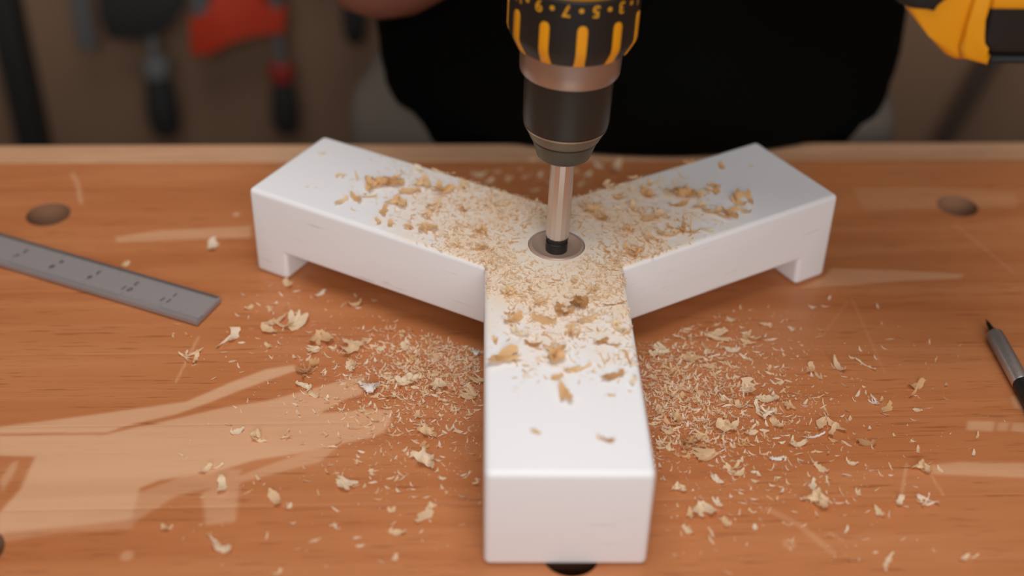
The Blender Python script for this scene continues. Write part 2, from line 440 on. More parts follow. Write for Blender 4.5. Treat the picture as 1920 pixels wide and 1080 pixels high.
# ------------------------------------------------------------------ white three-armed wooden piece
BX, BY, PHI, BH, BW = 21.67, 593.1, math.radians(1.85), 57.43, 75.0
ARMS = [(-90, 159.6), (150, 158.8), (30, 154.2)]
FOOT, REC = 23.3, 18.3
d0 = BW/(2*math.sqrt(3))
block = thing('three_armed_base', 'white painted wooden Y-shaped base lying on the bench under the drill', 'wooden base', (BX, BY, 0), (0, 0, PHI))
bmc = bmesh.new(); add_lathe(bmc, [(15.7, BH - 9), (15.7, BH + 6)], 96, 2.2*math.cos(PHI), -2.2*math.sin(PHI))
bmesh.ops.scale(bmc, vec=(S, S, S), verts=bmc.verts)
cme = bpy.data.meshes.new('bore'); bmesh.ops.recalc_face_normals(bmc, faces=bmc.faces); bmc.to_mesh(cme); bmc.free()
cutter = bpy.data.objects.new('bore', cme); COL.objects.link(cutter)
for deg, L in ARMS:
    bm = bmesh.new(); a = BW/2
    prof = lambda s0: [(s0, REC), (d0+L-FOOT, REC), (d0+L-FOOT, 0), (d0+L, 0), (d0+L, BH), (s0, BH)]
    rows = []
    for t, s0 in ((-a, d0), (0, 0), (a, d0)):
        rows.append([bm.verts.new((s, t, z)) for s, z in prof(s0)])
    for A, B in zip(rows, rows[1:]):
        for i in range(6):
            bm.faces.new((A[i], A[(i+1) % 6], B[(i+1) % 6], B[i]))
    bm.faces.new(rows[0][::-1]); bm.faces.new(rows[-1])
    bmesh.ops.recalc_face_normals(bm, faces=bm.faces)
    bmesh.ops.dissolve_limit(bm, angle_limit=.01, verts=bm.verts, edges=bm.edges)
    bm.edges.ensure_lookup_table()
    es = []
    for e in bm.edges:
        s_ = [v.co.x for v in e.verts]
        if len(e.link_faces) == 2 and e.calc_face_angle() > .5:
            if all(s > d0 - 1 for s in s_) and not all(abs(s - d0) < 1 for s in s_): es.append(e)
    bmesh.ops.bevel(bm, geom=es, offset=3.0, segments=4, affect='EDGES', profile=0.5, clamp_overlap=True)
    bmesh.ops.rotate(bm, matrix=Matrix.Rotation(math.radians(deg), 3, 'Z'), verts=bm.verts)
    o = bm_obj('arm', bm, M_PAINT, block, sharp=None)
    md = o.modifiers.new('bore', 'BOOLEAN'); md.operation = 'DIFFERENCE'; md.object = cutter; md.solver = 'EXACT'
cutter.parent = block
bpy.context.view_layer.update()
dg = bpy.context.evaluated_depsgraph_get()
for o in [c for c in block.children if c.name.startswith('arm')]:
    me = bpy.data.meshes.new_from_object(o.evaluated_get(dg)); o.modifiers.clear(); o.data = me
    me.polygons.foreach_set('use_smooth', [True]*len(me.polygons)); me.set_sharp_from_angle(angle=math.radians(28))
bpy.data.objects.remove(cutter)

# ------------------------------------------------------------------ drill bit and drill
TILT = math.radians(1.3)
AX = (BX + 2.2, BY, BH)
bit = thing('forstner_bit', 'steel drill bit with round cutter head sunk in the white wood', 'drill bit', AX, (0, TILT, 0))
bm = bmesh.new(); add_lathe(bm, [(0.01, -8), (15.3, -8), (15.3, -.6), (14.9, .25), (13.6, .3), (13.0, -.5), (9, -2.4), (5.5, -3.0)], 96); bm_obj('cutter_head', bm, M_CUTTER, bit, sharp=35)
bm = bmesh.new(); add_lathe(bm, [(6.0, -3.6), (6.0, 2.6), (5.4, 3.0), (5.4, 4.2), (6.1, 4.6), (6.1, 5.8)], 48); bm_obj('collar', bm, M_BLACKST, bit); 
# shank: six shallow flats like a hex shaft worn round
bm = bmesh.new()
ring = lambda z, r: (Vector((0, 0, z)), Vector((r, 0, 0)), Vector((0, r, 0)))
add_loft(bm, [ring(5.8, 6.0), ring(6.6, 6.35), ring(44, 6.3), ring(62, 6.3)], 14); bm_obj('shank', bm, M_STEEL, bit, sharp=20)

drill = thing('cordless_drill', 'yellow and black cordless drill held upright over the white base', 'drill', AX, (0, TILT, 0))
def part(name, prof, m, parent=drill, n=96, sharp=35):
    bm = bmesh.new(); add_lathe(bm, prof, n); return bm_obj(name, bm, m, parent, sharp=sharp)
ch = part('chuck_nose', [(7, 56.6), (13.2, 56.6), (14.1, 57.4), (17.2, 66.8), (16.2, 67.4), (16.2, 68.6)], M_NOSE)
part('chuck_rim', [(16.5, 68.0), (18.2, 68.2), (19.3, 70.6), (21.2, 74.4), (21.3, 75.0)], M_RIM)
part('bright_band', [(20.8, 74.3), (21.5, 74.6), (21.8, 75.4), (21.0, 75.7)], M_LINE)
part('chuck_sleeve', [(21.0, 75.3), (21.9, 76.2), (22.35, 79), (22.6, 92), (22.6, 105)], M_CHUCK)
part('metal_ring', [(22.4, 106.0), (24.6, 105.2), (25.3, 106.4), (25.5, 112), (25.5, 121)], M_RING)
cprof = [(25.0, 119.6), (27.6, 119.8), (28.2, 120.4), (31.5, 126.8), (31.96, 129), (31.96, 153.6), (31.5, 154.2), (27, 154.3)]
collar = part('torque_collar', cprof, M_BLACKP)
def crad(t):
    pts = cprof[1:7]
    for (r1, t1), (r2, t2) in zip(pts, pts[1:]):
        if t1 <= t <= t2: return r1 + (r2-r1)*(t-t1)/(t2-t1+1e-9)
    return 27.6 if t < 125 else 31.96
def on_collar(th, t, lift): # th = 0 faces -y (the camera), positive to the image right
    r = crad(t) + lift
    return (r*math.sin(th), -r*math.cos(th), t)
for k in range(11):
    thc = math.radians(5.3 + k*360/11)
    bm = bmesh.new(); w = 2.45; top = 142.5
    rows = []
    ts = [119.75, 120.5, 123, 126.6, 129, 134, 139.5, 141, 142, 142.5]
    for t in ts:
        ww = w*(1.12 if t < 121.5 else 1.0) if t < 139.9 else w*math.sqrt(max(.02, 1 - ((t-139.9)/2.75)**2))
        row = []
        for x, lf in ((-ww, -.5), (-ww, .45), (-ww*.5, .62), (0, .66), (ww*.5, .62), (ww, .45), (ww, -.5)):
            row.append(bm.verts.new(on_collar(thc + x/crad(t), t, lf)))
        rows.append(row)
    for A, B in zip(rows, rows[1:]):
        for i in range(6): bm.faces.new((A[i], A[i+1], B[i+1], B[i]))
    bm.faces.new(rows[0]); bm.faces.new(rows[-1][::-1])
    bm_obj('grip_rib', bm, M_YELLOW, collar, sharp=60)
def text_mesh(body, size):
    cu = bpy.data.curves.new('txt', 'FONT'); cu.body = body; cu.size = size; cu.align_x = 'CENTER'; cu.align_y = 'CENTER'; cu.resolution_u = 3; cu.offset = size*.018
    o = bpy.data.objects.new('txt', cu); COL.objects.link(o)
    bpy.context.view_layer.update()
    me = bpy.data.meshes.new_from_object(o.evaluated_get(bpy.context.evaluated_depsgraph_get()))
    bpy.data.objects.remove(o); bpy.data.curves.remove(cu)
    return me
for k, tx in enumerate(['13', '', '11', '', '9', '', '7', '', '5', '', '3', '', '1']):
    thc = math.radians(-84.0 + 12.45*k); tc_ = 149.9
    bm = bmesh.new()
    if tx:
        me = text_mesh(tx, 8.2); bm.from_mesh(me)
        bmesh.ops.subdivide_edges(bm, edges=[e for e in bm.edges if e.calc_length() > 1.2], cuts=2)
        for v in bm.verts: v.co = on_collar(thc - v.co.x/31.96, tc_ - v.co.y, .12)
    else:
        vs = [bm.verts.new(on_collar(thc + 1.15*math.cos(a)/31.96, tc_ + .2 + 1.15*math.sin(a), .14)) for a in [i*math.pi/8 for i in range(16)]]
        bm.faces.new(vs)
    bm_obj('numeral' if tx else 'dot_mark', bm, M_YPRINT, collar, sharp=None)
part('gear_housing', [(28, 153.5), (30.0, 154.2), (31, 157), (33, 172), (34, 190), (34, 215)], M_YELLOW)
part('motor_housing', [(34.2, 213), (35, 216), (35, 262), (34, 272), (33, 274)], M_YELLOW)
part('rear_cap', [(33.5, 273), (34.2, 275), (33.6, 292), (29, 304), (20, 309), (.01, 310)], M_RUBBER)
def loc_px(px, py, y=565):
    w = at_y(px, py, y); dx, dz = w.x - AX[0], w.z - AX[2]
    return (dx*math.cos(TILT) - dz*math.sin(TILT), dx*math.sin(TILT) + dz*math.cos(TILT))
P = lambda L: [loc_px(*p) for p in L]
bm = bmesh.new(); add_prism(bm, P([(1697,14),(1740,66),(1775,107),(1790,114),(1848,117),(1854,99),(1840,90),(1831,78),(1830,62),(1842,30),(1853,-6),(1885,-130),(1760,-150),(1690,-60)]), -29, 29, 4.5, 3); bm_obj('foot', bm, M_YELLOW, drill, sharp=50)
bm = bmesh.new(); add_prism(bm, P([(1664,-14),(1690,11),(1712,21),(1730,23),(1748,16),(1790,-6),(1850,-70),(1870,-150),(1760,-170),(1650,-60)]), -31, 31, 6, 3); bm_obj('grip_base', bm, M_RUBBER, drill, sharp=50)
# raised yellow border of the foot beside the battery
bm = bmesh.new(); add_prism(bm, P([(1800,104),(1848,117),(1854,99),(1840,90),(1831,78),(1830,62),(1842,30),(1853,-6),(1872,-90),(1846,-92),(1822,-2),(1808,44),(1796,84)]), -33, 33, 2.5, 2); bm_obj('foot_border', bm, M_YELLOW, drill, sharp=50)
bat = bm_obj('battery', (lambda b: (add_prism(b, P([(1834,62),(1835,76),(1843,87),(1858,96),(2080,98),(2080,-300),(1915,-300),(1856,-2)]), -33, 33, 4, 3), b)[1])(bmesh.new()), M_BLACKP, drill, sharp=50)
bm = bmesh.new(); add_prism(bm, P([(1855,100),(2074,102),(2074,116),(1851,114)]), -32, 32, 1.5, 2); bm_obj('battery_lip', bm, M_RUBBER, bat, sharp=50)
bm = bmesh.new(); add_prism(bm, P([(1852,8),(1990,9),(1990,-30),(1862,-32)]), -34.2, 34.2, 1.2, 2); bm_obj('battery_band', bm, M_YELLOW, bat, sharp=50)
bm = bmesh.new()
add_loft(bm, [((20, 0, 238), (0, 0, 30), (0, 20, 0)), ((45, 0, 236), (3, 0, 27), (0, 18, 0)), ((90, 0, 226), (4, 0, 22), (0, 17, 0)), ((135, 0, 212), (4, 0, 22), (0, 18, 0)), ((165, 0, 198), (4, 0, 26), (0, 22, 0))], 32)
bm_obj('handle', bm, M_RUBBER, drill, sharp=60)
bm = bmesh.new(); add_box(bm, 40, 62, -9, 9, 196, 222, 4, 3); bm_obj('trigger', bm, M_BLACKP, drill)

# ------------------------------------------------------------------ steel rule
rz = 4.2
A = at(414, 557, rz); Bq = at(0, 437, rz); Cq = at(369.5, 602, rz)
ud = (A - Bq).normalized(); vd = Vector((ud.y, -ud.x, 0))        # vd towards the viewer
RW = (Cq - A).dot(vd)
rule = thing('steel_rule', 'scratched steel rule with black inch numbers lying on the bench', 'ruler', (A.x, A.y, 0), (0, 0, math.atan2(ud.y, ud.x)))
# local: x along the rule (0 at the cut end, negative away), y = 0 far edge, -RW near edge
RL = 326
skew = (Cq - A).dot(ud)
bm = bmesh.new()
pts = [(0, 0), (skew, -RW), (-RL + skew, -RW), (-RL, 0)]
def slab(bm, pts, z0, z1, bev):
    lo = [bm.verts.new((x, y, z0)) for x, y in pts]; hi = [bm.verts.new((x, y, z1)) for x, y in pts]
    n = len(pts); bm.faces.new(lo[::-1]); tf = bm.faces.new(hi)
    for i in range(n): bm.faces.new((lo[i], lo[(i+1) % n], hi[(i+1) % n], hi[i]))
    if bev: bmesh.ops.bevel(bm, geom=list(tf.edges), offset=bev, segments=2, affect='EDGES')
slab(bm, pts, 1.1, rz, .45)
bm_obj('blade', bm, M_RULER, rule, sharp=30)
bm = bmesh.new(); slab(bm, [(-4, -3.2), (skew - 4, -RW + 2.4), (-RL + skew + 4, -RW + 2.4), (-RL + 4, -3.2)], 0, 1.1, 0); bm_obj('blade_underside', bm, M_RULEDGE, rule, sharp=30)
bm = bmesh.new(); zc = rz + .03
def quad(bm, x0, x1, y0, y1, z): bm.faces.new([bm.verts.new(p) for p in ((x0, y0, z), (x1, y0, z), (x1, y1, z), (x0, y1, z))])
INCH = 27.25
for i in range(0, 12*16):
    x = -i*INCH/16 - .4
    if x < -RL + 3: break
    ln = 5.2 if i % 16 == 0 else 4.2 if i % 8 == 0 else 3.2 if i % 4 == 0 else 2.4
    o_ = skew*.9
    quad(bm, x + o_ - .1, x + o_ + .1, -RW + .9, -RW + .9 + ln, zc)
    if i > 0: quad(bm, x - .1, x + .1, -1.4 - ln*.8, -1.4, zc)
gm = bm_obj('graduation_marks', bm, M_INKF, rule, sharp=None)
bm = bmesh.new(); 
for i in range(0, 12*32):
    x = -i*INCH/32 - .4
    if x < -RL + 3: break
    if 2*INCH < -x < 5*INCH or -x < INCH: quad(bm, x + skew*.9 - .07, x + skew*.9 + .07, -RW + .9, -RW + 2.6, zc)
gm2 = bm_obj('fine_marks', bm, M_INKF, rule, sharp=None)
# darker strip along the far side of the blade
def rule_xy(px, py):
    w = at(px, py, rz) - Vector((A.x, A.y, rz)); return (w.dot(ud), -w.dot(vd))
def number(tx, px, py, size, flip=False):
    me = text_mesh(tx, size); bm = bmesh.new(); bm.from_mesh(me)
    x0, y0 = rule_xy(px, py)
    for v in bm.verts:
        x, y = v.co.x, v.co.y
        if flip: x, y = -x, -y
        v.co = (x0 + x + .15*y, y0 + y, zc + .02)
    bm_obj('numeral', bm, M_INK, rule, sharp=None)
p10, p11 = (237, 542), (310, 563)
for k, tx in enumerate(['11', '10', '9', '8', '7', '6', '5']):
    x0, y0 = rule_xy(*p11)
    if k < 7:
        w = Vector((A.x, A.y, 0)) + ud*(x0 - k*INCH) - vd*y0
        me = text_mesh(tx if len(tx) == 1 else tx[0] + ' ' + tx[1], 5.4); bm = bmesh.new(); bm.from_mesh(me)
        for v in bm.verts: v.co = (x0 - k*INCH + v.co.x + .12*v.co.y, y0 + v.co.y, zc + .02)
        bm_obj('numeral', bm, M_INK, rule, sharp=None)
for k, tx in enumerate(['1', '2', '3', '4', '5', '6', '7', '8']):
    x0, y0 = rule_xy(328.5, 553)
    me = text_mesh(tx, 5.0); bm = bmesh.new(); bm.from_mesh(me)
    for v in bm.verts: v.co = (x0 - k*INCH - v.co.x, y0 - v.co.y, zc + .02)
    bm_obj('numeral', bm, M_INK, rule, sharp=None)
bm = bmesh.new(); slab(bm, [(-.4, .02), (-1.6, -2.2), (-RL, -2.2), (-RL, .02)], rz - .5, rz + .02, 0); bm_obj('far_edge_strip', bm, M_RULEDGE, rule, sharp=30)

# ------------------------------------------------------------------ scriber pencil at the right
pr = 5.0
pt = at(1848.5, 599, pr); pb = at(1919, 726, pr)
pdn = (pb - pt); pdn.z = 0; pdn.normalize()
pen = thing('scribing_pencil', 'black pencil with knurled silver grip lying on the bench', 'pencil', (pt.x, pt.y, 0), (0, 0, math.atan2(pdn.y, pdn.x)))
def along(prof, name, m, n=32, parent=pen, sharp=35):
    bm = bmesh.new(); add_lathe(bm, [(r, z) for z, r in prof], n)
    for v in bm.verts: v.co = Vector((v.co.z, v.co.x, v.co.y + pr))
    return bm_obj(name, bm, m, parent, sharp=sharp)
along([(0, .25), (0.3, .38), (3.2, .45)], 'point', M_BLACKST)
along([(2.8, .8), (3.2, 1.05), (10.5, 1.75), (12.0, 3.0), (14.2, 3.6)], 'tip_cone', M_BLACKP)
gp = along([(14.0, 3.7), (14.8, 4.7), (57.5, 4.95), (58.2, 4.7)], 'grip', M_STEEL)
bm = bmesh.new()                 # knurling: small diamonds proud of the grip
for i in range(39):
    for j in range(30):
        x = 16 + i*1.05; a = (j + .5*(i % 2))*2*math.pi/30; r = 4.86
        d1, d2 = .52, .5/r*1.05
        c = [(x-d1, a, r), (x, a-d2, r), (x+d1, a, r), (x, a+d2, r)]
        vs = [bm.verts.new((q[0], q[2]*math.cos(q[1]), q[2]*math.sin(q[1]) + pr)) for q in c]
        tp = bm.verts.new((x, (r+.16)*math.cos(a), (r+.16)*math.sin(a) + pr))
        for q in range(4): bm.faces.new((vs[q], vs[(q+1) % 4], tp))
kn = bm_obj('knurling', bm, mat('knurl_steel', lin(150, 142, 138), .42, .8), gp, sharp=None); tag(kn, kind='stuff'); tag(gm, kind='stuff'); tag(gm2, kind='stuff')
along([(57.8, 4.4), (58.5, 4.9), (118, 5.0), (126, 4.6), (140, 3.6), (141, .05)], 'barrel', M_BLACKP)

# ------------------------------------------------------------------ wall tools
WY = 1405
def wx(px, py): w = at_y(px, py, WY - 20); return w.x, w.z
pts_ = wx(84, 268)
bm = bmesh.new(); add_box(bm, -606, -573, WY - 34, WY, -Z0, 420, 3); o = bm_obj('wall_post', bm, mat('black_steel_post', lin(24, 23, 23), .6), loc=(0, 0, 0)); tag(o, 'black upright post against the back wall beside the dark clamp', 'post')
bm = bmesh.new(); add_box(bm, -560, -90, WY - 44, WY, 120, 166, 3); o = bm_obj('clamp_rail', bm, M_POLE, loc=(0, 0, 0)); tag(o, 'dark wooden rail on the back wall that the clamps hang from', 'rail')
def f_clamp(label, bx, arm, sx, top_handle, bot_handle, hr, m_arm, m_collar, m_handle, bar_end):
    t = thing('bar_clamp', label, 'clamp', (bx, WY - 20, bar_end), group='bar clamps on the back wall')
    def pp(bm, name, m): 
        for v in bm.verts: v.co -= Vector((bx, WY - 20, bar_end))
        return bm_obj(name, bm, m, t)
    y = WY - 50
    bm = bmesh.new(); add_box(bm, bx-10, bx+10, y-4, y+4, bar_end, 196, 1.5); pp(bm, 'bar', M_BARSTEEL)
    bm = bmesh.new(); add_prism(bm, arm, y-8, y+8, 3, 2); pp(bm, 'sliding_jaw', m_arm)
    bm = bmesh.new(); add_prism(bm, [(bx-16, 168), (bx-16, 225), (bx+76, 215), (bx+90, 190), (bx+88, 168)], y-14, WY, 3, 2); pp(bm, 'fixed_jaw', m_arm)
    bm = bmesh.new(); add_tube(bm, [(sx, y, top_handle), (sx, y, top_handle + 150)], 6); sp = pp(bm, 'spindle', M_BARSTEEL)
    bm = bmesh.new(); add_lathe(bm, [(14, top_handle+146), (16, top_handle+150), (16, top_handle+156), (10, top_handle+160)], 24, sx, y); pp(bm, 'swivel_pad', M_DKSTEEL)
    bm = bmesh.new(); h = top_handle - bot_handle; add_lathe(bm, [(hr*.6, top_handle+19), (hr*.85, top_handle+16), (hr*.9, top_handle-0), (hr*.7, top_handle-4)], 24, sx, y); pp(bm, 'collar', m_collar)
    bm = bmesh.new(); add_lathe(bm, [(hr*.66, top_handle-2), (hr*.8, top_handle-.15*h), (hr*.98, top_handle-.5*h), (hr, top_handle-.75*h), (hr*.8, top_handle-.93*h), (hr*.35, bot_handle), (.01, bot_handle-.5)], 24, sx, y); pp(bm, 'handle', m_handle)
    return t
W_ = lambda L: [(at_y(px, py, WY - 65).x, at_y(px, py, WY - 65).z) for px, py in L]
def hx(px, py): w = at_y(px, py, WY - 50); return w.x, w.z
b1x, b1z = hx(166, 92); s1x, s1t = hx(294, 138); _, s1b = hx(312, 254)
f_clamp('dark grey bar clamp with black handle beside the black post', b1x, W_([(176,-40),(182,40),(200,80),(262,82),(310,64),(340,20),(338,-20),(250,-60)]), hx(303, 190)[0], s1t, s1b, 18.5, M_DKSTEEL, M_BARSTEEL, M_RUBBER, b1z)
b2x, b2z = hx(388, 104); _, s2t = hx(525, 146); _, s2b = hx(545, 250)
f_clamp('orange-red bar clamp with black handle on the back wall', b2x, W_([(352,42),(354,112),(398,108),(432,78),(470,68),(530,70),(534,28),(495,20),(472,-20),(400,-24),(388,34)]), hx(533, 190)[0], s2t, s2b, 16.5, M_ORANGE, M_DKRED, M_RUBBER, b2z + 4)
b3x, _ = hx(592, -60); _, s3t = hx(650, -60); _, s3b = hx(663, 82)
f_clamp('bar clamp showing only its black handle tip under the bare elbow', b3x, [(b3x-20, s3t+30), (b3x-20, s3t+100), (b3x+40, s3t+90), (hx(664,40)[0]+22, s3t+66), (hx(664,40)[0]+22, s3t+26)], hx(664, 40)[0], s3t, s3b, 13, M_DKSTEEL, M_RUBBER, M_RUBBER, s3t + 10)
a1, a2 = wx(1847, 118), wx(1760, 262)
k_ = (a1[0]-a2[0])/(a1[1]-a2[1])
lowx, topx = a2[0] + k_*(-Z0 + 3 - a2[1]), a1[0] + k_*(120 - a1[1])
bm = bmesh.new(); add_tube(bm, [(lowx, WY - 60, -Z0 + 4), (topx, WY - 13, 120)], 11, 16); o = bm_obj('leaning_pole', bm, M_POLE, loc=(0, 0, 0)); tag(o, 'dark slanted pole leaning against the back wall below the drill battery', 'pole')

# ------------------------------------------------------------------ person behind the bench
def skin_mesh(chains, name, levels=2):
    verts, edges, rad = [], [], []
    for ch_ in chains:
        prev = None
        for item in ch_:
            if isinstance(item, int): prev = item; continue
            p, r = item
            verts.append(Vector(p)*S); rad.append(r*S)
            if prev is not None: edges.append((prev, len(verts)-1))
            prev = len(verts)-1
    me = bpy.data.meshes.new(name); me.from_pydata(verts, edges, [])
    o = bpy.data.objects.new(name, me); COL.objects.link(o)
    o.modifiers.new('skin', 'SKIN').use_smooth_shade = True
    sd = o.modifiers.new('sub', 'SUBSURF'); sd.levels = levels; sd.render_levels = levels
    for v, r in zip(me.skin_vertices[0].data, rad): v.radius = (r, r if not isinstance(r, tuple) else r[1])
    me.skin_vertices[0].data[0].use_root = True
    bpy.context.view_layer.update()
    out = bpy.data.meshes.new_from_object(o.evaluated_get(bpy.context.evaluated_depsgraph_get()))
    bpy.data.objects.remove(o); bpy.data.meshes.remove(me)
    return out
PX, PY = 86, 925
person = thing('person', 'person in black shirt and grey trousers bending over the bench with the drill', 'person', (PX, PY, -Z0))
off = Vector((PX, PY, -Z0))
def rel(p): return tuple(Vector(p) - off)
chains = [
 [(rel((86, 930, 0)), 95), (rel((85, 926, 130)), 90), (rel((82, 900, 270)), 95), (rel((78, 866, 390)), 92), (rel((74, 836, 462)), 52), (rel((71, 806, 500)), 48)],
 [0, (rel((-2, 930, -50)), 78), (rel((-12, 935, -430)), 56), (rel((-14, 955, -620)), 52), (rel((-16, 965, -830)), 36), (rel((-20, 905, -868)), 30), (rel((-22, 850, -874)), 24)],
 [0, (rel((174, 930, -50)), 78), (rel((186, 935, -430)), 56), (rel((188, 955, -620)), 52), (rel((190, 965, -830)), 36), (rel((194, 905, -868)), 30), (rel((198, 850, -874)), 24)],
 [3, (rel((-72, 858, 408)), 56), (rel((-98, 852, 330)), 48), (rel((-108, 852, 210)), 43), (rel((-92, 850, 98)), 54), (rel((-50, 796, 158)), 44), (rel((-24, 728, 262)), 34), (rel((8, 668, 338)), 27), (rel((20, 640, 386)), 27), (rel((26, 616, 392)), 22)],
 [3, (rel((228, 858, 408)), 56), (rel((268, 846, 330)), 48), (rel((312, 826, 250)), 43), (rel((332, 806, 190)), 41), (rel((290, 765, 230)), 40), (rel((222, 706, 290)), 33), (rel((166, 654, 322)), 27), (rel((138, 630, 326)), 27), (rel((112, 604, 322)), 22)],
]
body = skin_mesh(chains, 'body')
# hands: a palm slab and five jointed fingers each, added to the same body mesh
def hand(wrist, palm, knuckles, fingers, thumb):
    ms = []
    w, c = Vector(wrist), Vector(palm)
    ch_ = [[(rel(w), 24), (rel(w.lerp(c, .5)), 26), (rel(c), 24)]]
    ms.append(skin_mesh(ch_, 'palm', 2))
    for k, f in zip(knuckles, fingers):
        ms.append(skin_mesh([[(rel(c.lerp(Vector(k), .35)), 11), (rel(k), 10.5)] + [(rel(q), r) for q, r in zip(f, (9.6, 8.8, 7.6))]], 'finger', 2))
    ms.append(skin_mesh([[(rel(c.lerp(w, .4)), 13)] + [(rel(q), r) for q, r in zip(thumb, (12, 10.5, 8.5))]], 'thumb', 2))
    return ms
DZ = 310 + BH
ms = hand((8, 668, 338), (26, 624, DZ + 27), [(2, 598, DZ+20), (20, 592, DZ+22), (38, 594, DZ+21), (54, 602, DZ+16)],
          [[(-8, 562, DZ+8), (-13, 549, DZ-18), (-13, 547, DZ-34)], [(18, 554, DZ+9), (18, 544, DZ-20), (18, 543, DZ-40)], [(44, 556, DZ+8), (47, 546, DZ-20), (47, 545, DZ-38)], [(68, 572, DZ+4), (75, 562, DZ-18), (75, 560, DZ-32)]],
          [(-16, 640, DZ+10), (-26, 622, DZ-10), (-27, 604, DZ-26)])
GX = AX[0]
ms += hand((166, 652, 318), (126, 620, 326), [(84, 586, 324), (104, 582, 319), (124, 580, 314), (142, 582, 306)],
           [[(GX+60, 563, 296), (GX+56, 562, 262), (GX+54, 574, 244)], [(GX+80, 563, 292), (GX+78, 562, 256), (GX+78, 576, 240)], [(GX+101, 563, 287), (GX+99, 562, 252), (GX+99, 576, 236)], [(GX+121, 563, 280), (GX+119, 562, 248), (GX+119, 576, 233)]],
           [(100, 640, 306), (80, 634, 290), (76, 626, 274)])
# head: shaped ball with brow, nose, jaw and ears
bm = bmesh.new(); bmesh.ops.create_uvsphere(bm, u_segments=48, v_segments=32, radius=1)
for v in bm.verts:
    x, y, z = v.co                                # face looks along -y
    jaw = 1 - .30*max(0, -z)**1.2
    X, Y, Z = 76*x*jaw, 96*y*(1 - .12*max(0, -z)), 118*z
    if y < 0:
        n_ = math.exp(-((x/.13)**2) - ((z + .12)/.22)**2); Y -= 24*n_*(1 if z < .12 else .6)
        for sx_ in (-1, 1): Y += 9*math.exp(-(((x - .36*sx_)/.2)**2) - ((z - .02)/.13)**2)
        Y -= 5*math.exp(-((x/.26)**2) - ((z + .48)/.07)**2); Y += 3*math.exp(-((x/.3)**2) - ((z + .41)/.03)**2)
        Y -= 6*math.exp(-((x/.3)**2) - ((z + .85)/.16)**2)
    v.co = (X, Y, Z)
for s_ in (-1, 1):
    g = bmesh.ops.create_uvsphere(bm, u_segments=16, v_segments=12, radius=1)
    for v in g['verts']: v.co = Vector((76*s_ + v.co.x*9, 8 + v.co.y*18, -2 + v.co.z*30))
HM = Matrix.Translation(Vector(rel((66, 768, 585)))) @ Matrix.Rotation(math.radians(38), 4, 'X')
bmesh.ops.transform(bm, matrix=HM, verts=bm.verts)
bmesh.ops.scale(bm, vec=(S, S, S), verts=bm.verts)
for m_ in [body] + ms: bm.from_mesh(m_)
me = bpy.data.meshes.new('body'); bm.to_mesh(me); bm.free()
link_mesh('body', me, M_SKIN, person, sharp=180)
def head_part(name, m, fn, seg=(40, 24)):
    bm = bmesh.new(); bmesh.ops.create_uvsphere(bm, u_segments=seg[0], v_segments=seg[1], radius=1); fn(bm)
    bmesh.ops.transform(bm, matrix=HM, verts=bm.verts); bm_obj(name, bm, m, person, sharp=180)
def hair_fn(bm):
    bmesh.ops.delete(bm, geom=[v for v in bm.verts if v.co.z < -.30 + .75*max(0, -v.co.y) + (.25 if abs(v.co.x) > .8 and v.co.y < .2 else 0)], context='VERTS')
    for v in bm.verts: v.co = Vector((82*v.co.x, 102*v.co.y, 124*v.co.z))
head_part('hair', M_HAIR, hair_fn)
for s_ in (-1, 1):
    head_part('eye', M_EYE, lambda bm: [setattr(v, 'co', Vector((27*s_ + v.co.x*12, -74 + v.co.y*12, 2 + v.co.z*9))) for v in bm.verts], (20, 14))
    head_part('iris', mat('iris_dark', lin(40, 30, 24), .3), lambda bm: [setattr(v, 'co', Vector((27*s_ + v.co.x*5, -84.4 + v.co.y*2.4, 0 + v.co.z*5))) for v in bm.verts], (16, 10))
# trousers
bm = bmesh.new()
C_ = lambda x, y, z, a, b: (rel((x, y, z)), (a, 0, 0), (0, b, 0))
add_loft(bm, [C_(83, 925, 92, 170, 84), C_(83, 924, 55, 180, 86), C_(83, 923, 22, 191, 87), C_(84, 922, 4, 200, 88), C_(84, 921, -12, 211, 88), C_(84, 921, -30, 217, 89), C_(84, 921, -90, 219, 92), C_(85, 924, -125, 205, 90)], 48)
for s_ in (-1, 1):
    add_loft(bm, [C_(88 + 98*s_, 924, -70, 108, 92), C_(90 + 100*s_, 928, -200, 100, 90), C_(88 + 102*s_, 940, -430, 80, 80), C_(88 + 103*s_, 958, -640, 74, 76), C_(88 + 104*s_, 966, -845, 72, 74)], 32)
tr = bm_obj('trousers', bm, M_TROUSER, person, sharp=180)
for s_ in (-1, 1):
    bm = bmesh.new(); add_loft(bm, [((88 + 105*s_ - PX, 1000 - PY, 28), (44, 0, 0), (0, 8, 28)), ((88 + 105*s_ - PX, 960 - PY, 48), (48, 0, 0), (0, 4, 48)), ((88 + 107*s_ - PX, 890 - PY, 40), (52, 0, 0), (0, 0, 40)), ((88 + 110*s_ - PX, 835 - PY, 26), (46, 0, 0), (0, -4, 26)), ((88 + 110*s_ - PX, 812 - PY, 18), (26, 0, 0), (0, -4, 15))], 24)
    bm_obj('boot', bm, M_BOOT, person, sharp=180)
